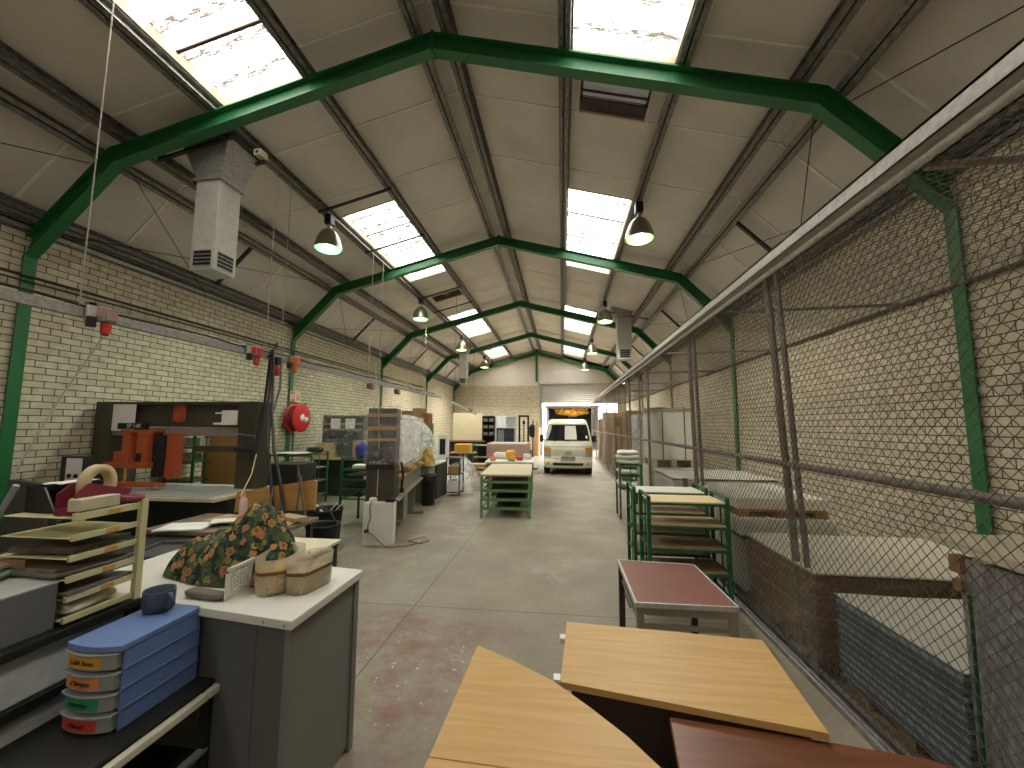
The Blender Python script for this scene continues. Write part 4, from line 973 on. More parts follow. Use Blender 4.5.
# dark low table with pale frames in front of the machine
dkt = T('light_table', 'low black table with pale edge strips beyond the cream sorter', 'table', (-3.25, 2.95, 0))
link('tabletop', B(((-.85, -.48, .66), (.62, .42, .70))), DARK, dkt, .004)
link('edge_strip', B(((.56, -.48, .701), (.61, .42, .72)), ((-.85, -.48, .701), (.60, -.44, .72))), mat('pale_strip', (.50, .49, .45), .5), dkt)
for x in (-.8, .56):
    for y in (-.42, .36): link('leg', B(((x - .02, y - .02, 0), (x + .02, y + .02, .66))), BLACKM, dkt)
S('film_frame', B(((-.25, -.22, 0), (.25, -.19, .03)), ((-.25, .19, 0), (.25, .22, .03)), ((-.25, -.22, 0), (-.22, .22, .03)), ((.22, -.22, 0), (.25, .22, .03)), ((-.22, -.19, .004), (.22, .19, .008))), mat('dark_film', (.09, .09, .095), .3), 'dark framed screen lying on the low black table', 'screen frame', (-3.02, 3.0, .703), .25)
ctb = T('side_table', 'small table with a cream top behind the grey cabinet', 'table', (-2.27, 3.24, 0))
link('tabletop', B(((-.42, -.28, .675), (.34, .28, .70))), mat('cream_top', (.66, .60, .44), .5, var=.05), ctb, .003)
for x in (-.38, .30):
    for y in (-.24, .24): link('leg', B(((x - .02, y - .02, 0), (x + .02, y + .02, .675))), BLACKM, ctb)
link('apron', B(((-.38, -.25, .60), (.30, -.235, .675)), ((.30, -.24, .60), (.315, .24, .675))), DARK, ctb)
# dark panel at far left
S('dark_screen', B(((-.9, -.03, 0), (.12, .03, 1.10))), mat('dark_green_panel', (.022, .026, .024), .5), 'dark upright panel at the left edge behind the black open box', 'panel', (-5.0, 3.55, 0), -.3)
m_ = MB().tube([(0, 0, 0), (.05, .0, .20), (.14, .0, .36)], .011, 8); S('lamp_arm', m_, mat('pale_blue_rod', (.25, .28, .33), .4), 'thin blue-grey rod rising behind the grey box at the left edge', 'rod', (-2.42, 1.50, 1.08))

mc = T('printing_machine', 'large dark olive machine framed like a gate, with an orange carriage and glass table', 'machine', (-5.1, 5.0, 0))
mo = Vector((5.1, -5.0, 0))
def mbx(*bs):
    mb = MB()
    for a, b in bs: mb.box(Vector(a) + mo, Vector(b) + mo)
    return mb
link('upright', mbx(((-6.39, 4.95, 0), (-6.12, 5.35, 2.0))), OLIVE, mc, .006)
link('upright', mbx(((-4.20, 4.93, 0), (-3.95, 5.22, 2.0))), OLIVE, mc, .006)
link('top_box', mbx(((-6.12, 5.02, 1.66), (-4.20, 5.35, 1.99)), ((-6.12, 4.96, 1.96), (-4.20, 5.02, 2.0))), OLIVE, mc, .004)
link('pale_beam', mbx(((-6.12, 4.97, 1.54), (-4.20, 5.06, 1.655))), mat('taupe_metal', (.25, .215, .18), .45), mc, .004)
link('cross_bar', mbx(((-5.1, 5.2, 1.32), (-4.2, 5.26, 1.40))), mat('grey_bar', (.13, .12, .10), .5), mc)
link('base', mbx(((-6.12, 4.50, 0), (-3.90, 5.35, .80))), mat('machine_black', (.02, .018, .015), .5), mc, .01)
link('bed', mbx(((-6.05, 4.28, .82), (-3.88, 5.30, .862))), mat('cream_edge', (.62, .52, .38), .5), mc, .006)
link('glass_table', mbx(((-6.0, 4.30, .864), (-3.95, 5.25, .876))), mat('pale_glass', (.60, .66, .62), .14, var=.05, spec=.6), mc, .002)
OR = ORANGE
cg = link('carriage', mbx(((-5.90, 4.72, 1.13), (-5.28, 4.98, 1.205)), ((-5.80, 4.75, 1.20), (-5.68, 4.96, 1.34)), ((-5.70, 4.76, 1.20), (-5.58, 4.96, 1.60)), ((-5.48, 4.76, 1.20), (-5.33, 4.96, 1.60)), ((-5.76, 4.78, 1.58), (-5.30, 4.95, 1.62)), ((-5.16, 4.86, 1.0), (-5.02, 4.98, 1.58)), ((-5.40, 4.9, 1.2), (-5.05, 4.97, 1.28))), OR, mc, .004)
link('squeegee', mbx(((-6.0, 4.58, .92), (-4.98, 4.74, .955)), ((-5.6, 4.6, .955), (-5.0, 4.70, .97))), OR, cg, .003)
link('guide_post', mbx(((-5.56, 4.70, .955), (-5.54, 4.72, 1.13))), mat('brass_rod', (.5, .25, .1), .4), cg)
link('black_slot', mbx(((-5.45, 4.735, 1.215), (-5.40, 4.76, 1.32)), ((-5.30, 4.82, 1.02), (-5.15, 4.95, 1.55))), DARK, cg)
np_ = link('name_plate', mbx(((-6.0, 4.93, 1.63), (-5.55, 4.965, 1.71))), DARK, mc, .003)
text('lettering', 'SP 148', .078, PAPER, np_, (-5.75 + 5.1, -.072, 1.67), (R(90), 0, 0), shear=.12)
S('paper_sheet', B(((-.17, -.002, -.36), (.16, .002, 0))), PAPER, 'white printed sheet taped to the upper left of the olive machine', 'paper', (-5.93, 4.95, 1.965), .06)
hg = MB()
for i in range(4): hg.box((-.10 + i * .05, -.004, -.22 - .03 * (1 - abs(i - 1.5) / 1.5)), (-.056 + i * .05, .004, 0)); 
S('orange_strips', hg, ORANGE, 'orange strips hanging in the middle of the olive machine top', 'strips', (-5.15, 5.012, 1.965))
wp = T('white_folder', 'white folder sticking out of the right upright of the olive machine', 'folder', (-4.32, 4.93, 1.78))
link('cover', B(((-.12, -.01, -.09), (.10, .01, .10))), PAPER, wp); link('tab', B(((-.22, -.006, .055), (-.12, .006, .075))), PAPER, wp); link('tab', B(((-.24, -.006, -.085), (-.12, .006, -.06))), PAPER, wp)
cbx = T('control_box', 'white-fronted control box with four black sockets left of the machine', 'control box', (-5.60, 4.22, .90))
link('case', B(((-.17, -.05, 0), (.14, .05, .42))), DARK, cbx, .004); link('face_plate', B(((-.09, -.056, .03), (.12, -.05, .40))), PAPER, cbx, .002)
for x, z in ((-.03, .20), (.06, .20), (-.03, .11), (.06, .11)): link('socket', MB().cyl((x, -.068, z), .024, .014, 14, axis='Y'), DARK, cbx)
# seen through the machine's opening
S('upright_board', B(((-.31, -.012, 0), (.31, .012, 1.70))), mat_wood('amber_board', (.55, .33, .11), (.47, .27, .09), .5), 'amber-coloured board standing behind the olive machine', 'board', (-5.66, 6.3, 0))
rk = rack('shelf_rack', 'green rack holding pale boxes seen through the opening of the olive machine', (-6.1, 6.25, 0), .5, .5, [1.62, 1.34, 1.10, .8, .5], SHELFD, None)
for i, (x, z) in enumerate(((-6.2, 1.345), (-5.97, 1.345), (-6.1, 1.105), (-6.1, 1.625))): S('small_carton', B(((-.11, -.1, 0), (.11, .1, .12))), mat('dusty_carton', (.40, .36, .27), .8, var=.15), ('dusty carton at the left of the rack behind the machine', 'dusty carton at the right of the rack behind the machine', 'dusty carton on the lower shelf behind the machine', 'dusty carton on the top shelf behind the machine')[i], 'carton', (x, 6.2, z), 0, 'cartons behind the machine')

# ================================================================== middle of the hall, left side
OLIVEG = mat('olive_grey_paint', (.205, .205, .165), .5, var=.08)
WBENCH = mat_wood('bench_beech', (.50, .35, .19), (.38, .25, .12), .6, 2.5, (10, 1, 10))
sw = T('panel_machine', 'olive bench machine with a film-wrapped pillar and long sloping-away wooden bench', 'machine', (-2.45, 5.95, 0), .2)
link('pillar', B(((-.43, 0, 0), (-.02, .34, 1.95))), OLIVE, sw, .008)
link('slat', B(((-.44, -.022, 1.82), (-.01, -.002, 1.87))), PLY, sw); link('slat', B(((-.44, -.022, 1.62), (-.01, -.002, 1.68))), PLY, sw); link('slat', B(((-.44, -.022, 1.46), (-.01, -.002, 1.50))), PLY, sw)
gd = MB(); gd.prism_y([(-.44 + .0, 1.05), (-.02, 1.05)] + [(-.23 + .21 * math.cos(R(a)), 1.10 + .25 * math.sin(R(a))) for a in range(0, 181, 15)], -.018, -.002); link('round_guard', gd, mat('guard_black', (.03, .028, .022), .4), sw)
link('pillar_film', wrapped(.47, .42, 1.12, 1.99, .014, 61, 26).xf(Matrix.Translation((-.225, .17, 0))).add(*(lambda g: (g.v, g.f))(loose_sheet(.48, .43, .003, .012, 62).xf(Matrix.Translation((-.225, .17, 1.985))))), FILM, sw)
link('beam', B(((-.42, .36, 1.02), (-.06, 2.9, 1.78))), mat('beam_grey', (.88, .87, .90), .5, var=.2, scale=4), sw, .02)
link('beam_film', wrapped(.42, 2.62, .98, 1.86, .035, 71, 40).xf(Matrix.Translation((-.22, 1.67, 0))).add(*(lambda g: (g.v, g.f))(loose_sheet(.42, 2.6, .003, .03, 72).xf(Matrix.Translation((-.22, 1.67, 1.86))))), FILMW, sw)
link('bench_top', B(((-.55, .30, .86), (.03, 2.9, .90))), WBENCH, sw, .003)
link('bench_body', B(((-.50, .34, .60), (-.02, 2.86, .86))), OLIVEG, sw)
link('ledge', B(((-.30, .0, .575), (.06, 2.72, .60))), mat('worn_ledge', (.30, .26, .19), .6, var=.15), sw)
link('leg', B(((-.45, 2.0, 0), (-.02, 2.06, .58))), OLIVEG, sw); link('leg', B(((-.45, .45, 0), (-.10, .50, .58))), OLIVE, sw)
link('foot_plate', B(((-.5, 1.94, 0), (.16, 2.12, .015))), RUST, sw)
link('hanging_box', B(((-.32, .85, .12), (-.02, 1.25, .575))), OLIVEG, sw, .004)
link('inner_panel', B(((-.44, 1.3, .0), (-.38, 1.95, .575))), DARK, sw)
m_ = MB().tube([(.02, .30, 1.12), (.05, .33, .95), (.03, .35, .80), (.03, .36, .70)], .02, 8); link('crank', m_, DARK, sw)
link('crank_knob', MB().cyl((.0, .36, .68), .035, .06, 14, axis='X'), DARK, sw)
S('offcut_heap', pillow(.3, .5, .12, 77), CARD, 'small brown bag lying on the long wooden bench under the film', 'bag', (-2.72, 6.95, .902), .2)
S('putty_tin', MB().lathe([(.001, 0), (.05, 0), (.05, .07), (.046, .07), (.001, .066)], n=18), OLD, 'small brown tin near the end of the long wooden bench', 'tin', (-2.85, 8.1, .902))
wbx = T('white_crate', 'plain white box standing on the floor in front of the wrapped pillar', 'box', (-2.62, 5.82, 0), .13)
link('case', B(((-.215, -.08, 0), (.215, .08, .585))), WHITEP, wbx, .004)
S('switch_box', pillow(.10, .08, .07, 81, 10), PAPER, 'white plug adaptor on top of the white box', 'adaptor', (-2.72, 5.80, .588))
S('black_tool', pillow(.15, .10, .075, 83, 10), DARK, 'black tool lying on top of the white box', 'tool', (-2.48, 5.84, .588))
m_ = MB().tube([(-2.71, 5.73, .60), (-2.72, 5.705, .52), (-2.70, 5.70, .40), (-2.735, 5.695, .27), (-2.72, 5.69, .18), (-2.66, 5.69, .17), (-2.56, 5.68, .08), (-2.45, 5.66, .01), (-2.2, 5.75, .008), (-1.95, 6.05, .008), (-2.1, 6.25, .008), (-2.25, 6.0, .008), (-2.0, 5.9, .008)], .008, 7)
m_.v = [(x + 2.6, y - 5.7, z) for x, y, z in m_.v]
S('extension_lead', m_, mat('brown_cord', (.20, .15, .10), .6), 'brown power cord hanging down the white box and curling on the floor', 'cord', (-2.6, 5.7, 0))
m_ = MB().lathe([(.001, 0), (.03, .004), (.035, .03), (.02, .05), (.001, .052)], n=14); S('plug', m_, DARK, 'dark plug hanging on the cord at the front of the white box', 'plug', (-2.735, 5.66, .19))
# bins
def bin_(label, loc, r, h, handles=False, group=None):
    b = T('bin', label, 'bin', loc, 0, group)
    link('bucket', MB().lathe([(.001, .004), (r * .8, .0), (r * .82, .01), (r * .97, h - .03), (r, h - .03), (r * 1.04, h), (r * .97, h), (r * .94, h - .03), (r * .78, .02), (.001, .018)], n=28), DARK, b)
    return b
b_ = bin_('black waste bin standing at the end of the long bench by the grey desk', (-2.86, 8.75, 0), .165, .64)
link('rim_band', MB().lathe([(.168, .52), (.172, .54), (.172, .60), (.176, .645), (.160, .645)], n=28), mat('bin_liner', (.03, .03, .034), .25), b_)
b1 = bin_('wide black tub with a wire handle in front of the green leaning rack', (-3.00, 5.0, 0), .20, .46, group='black tubs on the floor'); b2 = bin_('wide black tub full of offcuts, behind the handled one', (-3.33, 5.62, 0), .23, .52, group='black tubs on the floor')
link('handle', MB().tube([(-.20, 0, .45), (-.18, -.02, .60), (-.05, -.03, .66), (.1, -.03, .63), (.19, 0, .46)], .012, 7), DARK, b1)
for i in range(5): S('offcut', MB().bar((0, 0, 0), (.18 * math.cos(i * 1.7), .14 * math.sin(i * 1.7), .20), .03, .012), mat('grey_offcut', (.18, .17, .15), .7, var=.3) if i % 2 else WHITEP, 'thin offcut sticking out of the rear black tub', 'offcut', (-3.34 + .02 * i, 5.60, .40), 0, 'offcuts in the rear black tub')
# leaning green tray rack
grk = T('tray_rack', 'narrow green rack with dark trays and bare legs beside the wrapped pillar', 'rack', (-3.47, 7.0, 0))
for x in (-.24, .24):
    for y in (-.32, .32): link('post', B(((x - .016, y - .016, .03), (x + .016, y + .016, 1.15))), GREEN2, grk); link('castor', MB().cyl((x - .012, y, .03), .03, .024, 12, axis='X'), RUBBER, grk)
for z in (.46, .62, .78, .94, 1.12): 
    m_ = MB()
    for x in (-.24, .24): m_.bar((x, -.32, z), (x, .32, z), .02)
    for y in (-.32, .32): m_.bar((-.24, y, z), (.24, y, z), .02)
    link('shelf_frame', m_, GREEN2, grk)
for z in (.63, .79): link('dark_tray', B(((-.20, -.28, z), (.23, .3, z + .06))), DARK, grk, .01)
S('paper_pack', sheetm(.3, .3, .05, 90), PAPER, 'white pack of paper on the middle shelf of the narrow green rack', 'paper', (-3.47, 6.95, .955), .3)
# bench with the wrapped printer by the wall
wb_ = T('dark_workbench', 'dark olive workbench with a pale top against the left wall', 'bench', (-5.35, 10.0, 0))
link('top', B(((-.75, -.62, .86), (.75, .7, .90))), WBENCH, wb_); link('body', MB().prism_x([(-.5, 0), (.6, 0), (.6, .86), (-.58, .86), (-.45, .45)], -.62, .62), mat('bench_dark_green', (.02, .026, .018), .6), wb_, .01)
wpm = T('wrapped_machine', 'dark rack-like machine wrapped in clear film on the olive workbench', 'machine', (-5.38, 9.9, .902))
link('frame', B(((-.5, -.3, .40), (.55, .3, .44)), ((-.5, -.3, 1.0), (.55, .3, 1.03)), ((-.5, -.3, 0), (-.47, .3, 1.0)), ((.52, -.3, 0), (.55, .3, 1.0)), ((-.5, .26, 0), (.55, .3, 1.0))), mat('rack_dark', (.055, .06, .055), .5), wpm)
for z in (.66, .80): link('slat', B(((-.46, -.30, z), (.52, -.27, z + .035))), PLY, wpm)
for x in (-.28, .1): link('document', B(((x, -.32, .70), (x + .24, -.305, .95))), PAPER, wpm)
link('screen', B(((-.1, -.33, .06), (.3, -.30, .38))), DARK, wpm, .01)
link('carton', B(((-.62, -.34, 0), (-.15, .1, .36))), mat('orange_carton', (.55, .38, .16), .7, var=.2), wpm, .01); link('carton', B(((.32, -.34, 0), (.62, 0, .42))), mat('salmon_carton', (.45, .24, .15), .7), wpm, .01)
link('film', wrapped(1.22, .8, 0, 1.07, .02, 93, 26).xf(Matrix.Translation((.0, -.02, 0))), FILM, wpm)
S('blue_bag', pillow(.36, .3, .36, 95), mat('blue_bag', (.05, .06, .30), .5), 'blue bag on the corner of the olive workbench', 'bag', (-4.72, 9.5, .90))
# rack below the hose reel
rr_ = rack('shelf_rack', 'green rack topped with a large white paper below the hose reel', (-5.68, 8.45, 0), .95, .6, [1.06, .78, .5, .2], SHELFD)
S('paper_sheet', loose_sheet(.95, .6, .008, .03, 97), PAPER, 'large white paper draped over the rack below the hose reel', 'paper', (-5.75, 8.40, 1.09), .05)
S('dark_crate', B(((-.40, -.3, 0), (.26, .3, .98))), mat('dark_crate', (.022, .023, .022), .5), 'black crate standing before the rack with the white paper', 'crate', (-5.0, 7.3, 0), bevel=.01)
S('black_bundle', pillow(.34, .2, .11, 99, 10), DARK, 'dark bundle on the right end of the rack below the hose reel', 'bundle', (-5.36, 8.5, 1.10))
# grey desk and the things past the bench
gd_ = T('grey_desk', 'pale-topped grey panel desk past the long bench', 'desk', (-3.3, 9.55, 0))
link('top', B(((-.65, -.62, .785), (.45, .7, .82))), mat('pale_grey_top', (.50, .50, .43), .5), gd_, .004)
link('front_panel', B(((-.6, -.56, 0), (.31, -.52, .785))), mat('pale_desk_grey', (.33, .335, .28), .55), gd_); link('side_panel', B(((.30, -.58, 0), (.36, -.2, .785))), mat('pale_desk_grey', (.33, .335, .28), .55), gd_); link('side_panel', B(((.34, -.1, 0), (.42, .66, .785))), mat('dark_side', (.07, .075, .06), .5), gd_)
def heap(fn_h, rx, ry, N=40, M=18, seed=0, amp=.08):
    def f(u, v):
        th = u * 2 * math.pi; x = rx * v * math.cos(th); y = ry * v * math.sin(th)
        z = fn_h(x, y, v); z += amp * noise.noise(Vector((x * 5 + seed, y * 5, seed))) * (1 - v * .6)
        e = 1 + .08 * math.sin(th * 6 + seed) * v
        return (x * e, y * e, max(0.003, z))
    return MB().grid(f, N, M)
dm = T('draped_machine', 'machine under a cloudy plastic sheet on the grey desk', 'machine', (-3.38, 9.65, .825))
link('core', B(((-.25, -.2, 0), (.1, .3, .55)), ((-.1, -.1, .55), (.08, .2, .78))), mat('core_grey', (.22, .22, .20), .5), dm, .02)
link('plastic_sheet', heap(lambda x, y, v: .93 * (1 - v ** 2.4), .46, .42, seed=2), FILMW, dm)
S('yellow_tool', heap(lambda x, y, v: .38 * (1 - v ** 2), .17, .2, 24, 10, 5, .1), mat('yellow_black', (.40, .26, .04), .5, var=.8, scale=9), 'yellow and black tool heap at the corner of the grey desk', 'tool', (-3.02, 9.12, .822))
S('cream_tin', MB().lathe([(.001, 0), (.10, 0), (.10, .17), (.09, .2), (.001, .2)], n=18), mat('cream_tin', (.62, .57, .36), .4), 'cream container in front of the draped machine on the grey desk', 'container', (-3.34, 9.08, .822))
tl = T('wire_trolley', 'upright dark wire trolley with shelves by the grey desk', 'trolley', (-2.62, 10.05, 0))
for x in (-.16, .16):
    for y in (-.2, .2): link('post', B(((x - .012, y - .012, .04), (x + .012, y + .012, .92))), BLACKM, tl)
for z in (.08, .5, .90): link('shelf', B(((-.17, -.21, z), (.17, .21, z + .02))), RUST if z > .3 else BLACKM, tl)
S('white_box', B(((-.13, -.17, 0), (.12, .17, .26))), PAPER, 'white carton on the bottom shelf of the wire trolley', 'carton', (-2.62, 10.05, .102)); S('brown_box', B(((-.13, -.17, 0), (.12, .17, .18))), CARD, 'brown carton on the middle shelf of the wire trolley', 'carton', (-2.62, 10.05, .522))
S('plastic_sheet', heap(lambda x, y, v: .86 * (1 - v ** 1.5), .50, .75, seed=7), FILMW, 'heap under a cloudy plastic sheet reaching down to the aisle floor', 'plastic sheet', (-2.58, 11.0, 0))
S('white_frame', B(((-.14, -.05, 0), (-.09, .05, .95)), ((.09, -.05, 0), (.14, .05, .95)), ((-.14, -.05, .88), (.14, .05, .95)), ((-.09, .0, .02), (.09, .04, .9))), PAPER, 'white upright frame behind the draped heap', 'frame', (-3.55, 12.6, .62)) if False else None
fr = T('white_unit', 'narrow white unit with a dark slot behind the grey desk', 'unit', (-3.45, 11.9, 0)); link('case', B(((-.16, -.1, 0), (.13, .1, 1.42))), PAPER, fr, .01); link('slot', B(((-.10, -.106, .85), (.07, -.1, 1.3))), DARK, fr)
S('green_post', B(((-.03, -.03, 0), (.03, .03, 1.75))), GREEN3, 'green square post rising behind the draped machine', 'post', (-3.72, 11.6, 0))
# shelf of brown boxes on the wall
shf = T('wall_shelf', 'dark shelf unit with brown boxes standing behind the wrapped beam', 'shelf', (-4.35, 12.0, 0))
for x in (-.42, .42): link('side', B(((x - .02, -.25, 0), (x + .02, .25, 1.62))), mat('shelf_brown', (.10, .06, .03), .7), shf)
for z in (.5, 1.05, 1.60): link('board', B(((-.42, -.25, z - .02), (.42, .25, z))), mat('shelf_brown', (.10, .06, .03), .7), shf)
for i, (x, w, h) in enumerate(((-.25, .3, .52), (.08, .26, .60), (.33, .2, .45))): S('brown_box', B(((-w / 2, -.2, 0), (w / 2, .2, h))), mat('box_brown', (.28, .13, .06), .8, var=.2) if i != 1 else CARD, ('left brown box on the shelf unit behind the wrapped beam', 'taller brown box in the middle of the shelf unit behind the beam', 'short brown box at the right end of the shelf unit behind the beam')[i], 'box', (-4.35 + x, 12.0, 1.603), 0, 'boxes on the shelf unit')
# green table in the aisle
BEIGE = mat('beige_top', (.55, .46, .31), .6, var=.06)
gt = T('green_table', 'long green steel table with a beige top in the middle of the hall', 'table', (-1.10, 8.75, 0), .06)
link('tabletop', B(((-.48, -1.1, .765), (.47, 1.05, .80))), BEIGE, gt, .003)
for x in (-.45, .44):
    for y in (-1.06, 0, 1.0): link('leg', B(((x - .022, y - .022, 0), (x + .022, y + .022, .765))), GREEN3, gt, .002)
for z in (.63, .47, .31, .15): link('rail', B(((-.45, -1.075, z), (.44, -1.055, z + .05)), ((-.45, .98, z), (.44, 1.0, z + .05)), ((-.46, -1.06, z), (-.44, 1.0, z + .035)), ((.43, -1.06, z), (.45, 1.0, z + .035))), GREEN3, gt)
link('dark_shelf', B(((-.2, -.85, .16), (.25, .95, .18)), ((-.2, -.95, .33), (.4, .95, .35)), ((-.3, -1.0, .50), (.42, .95, .52))), mat('shelf_dark', (.03, .026, .02), .6), gt)
S('brown_carton', B(((-.14, -.25, 0), (.14, .25, .44))), mat('red_carton', (.26, .11, .07), .8), 'red-brown carton tucked under the green table', 'carton', (-1.28, 9.4, .30)) if False else None
link('red_panel', B(((-.40, .2, .2), (-.22, .24, .62))), mat('red_carton', (.26, .11, .07), .8), gt)
w2 = T('white_tray_table', 'second table with white trays, pushed against the far end of the green table', 'table', (-1.26, 10.55, 0), .06)
link('tabletop', B(((-.62, -.65, .80), (.55, .7, .84))), WHITE, w2, .004)
for x in (-.56, .5):
    for y in (-.6, .62): link('leg', B(((x - .02, y - .02, 0), (x + .02, y + .02, .80))), GREEN3, w2)
for i, (x, y, w, h, m_, l, c) in enumerate(((-.42, -.45, .16, .10, mat('coral_plastic', (.65, .16, .10), .4), 'small red tub at the left corner of the white tray table', 'tub'), (-.02, -.1, .26, .24, mat('orange_yellow', (.70, .36, .05), .5, var=.3, scale=9), 'bright yellow-orange pile in the middle of the white tray table', 'pile'), (.22, -.3, .18, .10, RED, 'small red bundle at the right of the white tray table', 'bundle'), (.38, .1, .2, .14, WHITEP, 'white bundle at the right end of the white tray table', 'bundle'), (-.35, .3, .34, .16, WHITEP, 'white cloth bundle at the back of the white tray table', 'bundle'), (.05, -.55, .16, .04, GREEN3, 'small green pad at the front edge of the white tray table', 'pad'))):
    S('bundle', pillow(w, w * .9, h, i * 7.7, 10), m_, l, c, (-1.26 + x, 10.55 + y, .842))
PINK = mat('pinkish_sheets', (.42, .27, .22), .7, var=.25, stretch=(1, 1, 30), scale=5)
pk = T('sheet_stack', 'broad pinkish stack of sheets with a pale top in the middle of the hall', 'sheet stack', (-1.52, 12.0, 0)); pallet(pk, 1.1, 1.2, .6 if False else .12)
link('lower_load', B(((-.55, -.6, .12), (.55, .6, .78))), mat('lower_load', (.22, .16, .12), .8, var=.25), pk); link('sheets', B(((-.56, -.62, .78), (.56, .62, 1.17))), PINK, pk, .01); link('pale_top', B(((-.56, -.6, 1.172), (.54, .62, 1.20))), mat('pale_pink_top', (.60, .50, .42), .7), pk)
# back area
sf = T('pallet_stacker', 'tall black forklift mast standing before the far brick wall', 'forklift', (-1.46, 16.0, 0))
for x in (-.17, .17): link('mast_rail', B(((x - .035, -.05, .02), (x + .035, .05, 2.1))), BLACKM, sf)
link('mast_head', B(((-.2, -.05, 2.03), (.2, .05, 2.1))), BLACKM, sf); link('ram', MB().cyl((0, .0, .1), .03, 1.85, 12), STEEL, sf); link('chain_guide', B(((-.05, -.04, 1.75), (.05, .04, 1.88))), BLACKM, sf)
link('chassis', B(((-.28, .05, .05), (.28, .55, .75))), mat('stacker_body', (.05, .06, .10), .5), sf, .02)
for x in (-.17, .17): link('fork', B(((x - .05, -.95, .04), (x + .05, -.05, .09))), BLACKM, sf)
for x in (-.25, .25): link('wheel', MB().cyl((x - .03, .45, .07), .07, .06, 16, axis='X'), RUBBER, sf)
pr = T('printer', 'dark blue and black printer with a bright screen on a stand before the far wall', 'printer', (-2.0, 15.4, 0))
link('stand', B(((-.3, -.25, 0), (.3, .25, 1.0))), mat('stand_dark', (.05, .05, .055), .6), pr); link('body', B(((-.34, -.28, 1.0), (.22, .25, 1.52))), mat('printer_blue', (.04, .05, .085), .4, var=.4, scale=9), pr, .02); link('body_front', B(((-.30, -.29, 1.05), (-.1, -.28, 1.45))), mat('grey_front', (.3, .3, .32), .4), pr)
pr.scale = (1.15, 1.15, 1.06)
link('screen', B(((-.08, -.05, 1.56), (.26, -.02, 1.92))), mat('pale_screen', (.68, .74, .80), .3), pr, .01)
S('display_board', B(((-.68, -.02, 0), (.68, .02, 1.2))), mat('cream_panel', (.58, .52, .36), .6, var=.05), 'large plain cream panel set up on the benches at the rear left', 'panel', (-4.15, 18.0, 1.05))
pb_ = T('panel_bench', 'dark bench carrying the large cream panel at the rear left', 'bench', (-4.15, 18.05, 0)); link('top', B(((-.8, -.4, .98), (.8, .4, 1.045))), mat('bench_brown', (.16, .10, .06), .7), pb_); link('dark_body', B(((-.66, -.3, .08), (.66, .35, .97))), DARK, pb_)
for x in (-.7, .7): link('leg', B(((x - .04, -.35, 0), (x + .04, .35, .98))), DARK, pb_)
bs = T('black_shelf', 'black shelf unit with grey bins right of the cream panel', 'shelf', (-3.2, 18.1, 0))
for x in (-.26, .26): link('side', B(((x - .02, -.2, 0), (x + .02, .2, 2.12))), BLACKM, bs)
link('back', B(((-.26, .18, 0), (.26, .2, 2.12))), DARK, bs)
for z in (.1, .55, .95, 1.25, 1.55, 1.85, 2.10): link('board', B(((-.26, -.2, z), (.26, .2, z + .02))), BLACKM, bs)
for z in (1.27, 1.57, 1.87):
    for x in (-.13, .13): link('storage_bin', B(((x - .1, -.21, z), (x + .1, .1, z + .14))), mat('bin_grey', (.10, .10, .10), .5), bs, .01)
S('hanging_sheet', loose_sheet(.52, 1.15, .006, .02, 101).xf(Matrix.Translation((0, 0, .57)) @ Matrix.Rotation(R(90), 4, 'X')), mat('pale_blue_sheet', (.60, .60, .62), .6, var=.12), 'pale sheet standing upright right of the black shelf unit', 'sheet', (-2.68, 18.0, .98))
lb_ = T('low_bench', 'bench under the pale sheet near the far wall', 'bench', (-2.6, 18.05, 0)); link('top', B(((-.45, -.3, .94), (.45, .3, .98))), OLD, lb_); link('dark_body', B(((-.36, -.2, .05), (.36, .28, .93))), DARK, lb_)
for x in (-.4, .4): link('leg', B(((x - .03, -.25, 0), (x + .03, .25, .94))), OLIVEG, lb_)
ob = T('orange_crate', 'orange-yellow crate on a pale trestle at the rear left', 'crate', (-3.98, 16.6, 0)); link('crate', B(((-.32, -.3, .62), (.3, .3, .95))), mat('orange_crate', (.58, .33, .06), .6), ob, .02); link('top_board', B(((-.5, -.35, .58), (.6, .35, .62))), OLD, ob)
for x in (-.1, .1): link('leg', B(((x - .03, -.2, 0), (x + .03, .2, .58))), mat('pale_leg', (.4, .38, .33), .6), ob)
gb2 = rack('green_bench', 'green metal bench frame left of the pinkish stack', (-3.0, 15.8, 0), .7, .7, [.95, .5, .2], OLIVEG)
link('dark_back', B(((-.3, .28, .1), (.3, .32, .93))), DARK, gb2)
S('wooden_crate', B(((-.3, -.3, 0), (.3, .3, .04)), ((-.3, -.3, .04), (-.26, .3, .36)), ((.26, -.3, .04), (.3, .3, .36)), ((-.3, -.3, .3), (.3, .3, .38))), mat('ochre_crate', (.36, .25, .10), .7), 'low ochre crate on the floor behind the plastic-covered heap', 'crate', (-2.9, 14.2, 0))
for i, (x, a, h, m_) in enumerate(((-1.20, .05, 1.95, PLY), (-1.32, -.04, 1.75, CARD), (-1.10, .08, 1.6, PAPER))):
    S('plank', MB().bar((0, 0, 0), (a, .25, h), .11, .03), m_, ('tallest amber plank leaning left of the roller door', 'brown plank leaning left of the amber one by the door', 'white plank leaning next to the roller door opening')[i], 'plank', (x - .2, 23.6 if i else 23.5, 0), 0, 'planks by the roller door')
S('blue_jacket', pillow(.22, .16, .5, 111, 12), mat('navy_cloth', (.025, .03, .055), .9), 'dark blue jacket hanging beside the forklift mast', 'jacket', (-1.16, 16.3, 1.25))
cs = T('coat_stand', 'dark stand holding the blue jacket beside the forklift mast', 'stand', (-1.14, 16.46, 0)); link('pole', MB().cyl((0, 0, 0), .025, 1.9, 10), BLACKM, cs); link('base', MB().cyl((0, 0, 0), .2, .03, 20), BLACKM, cs)

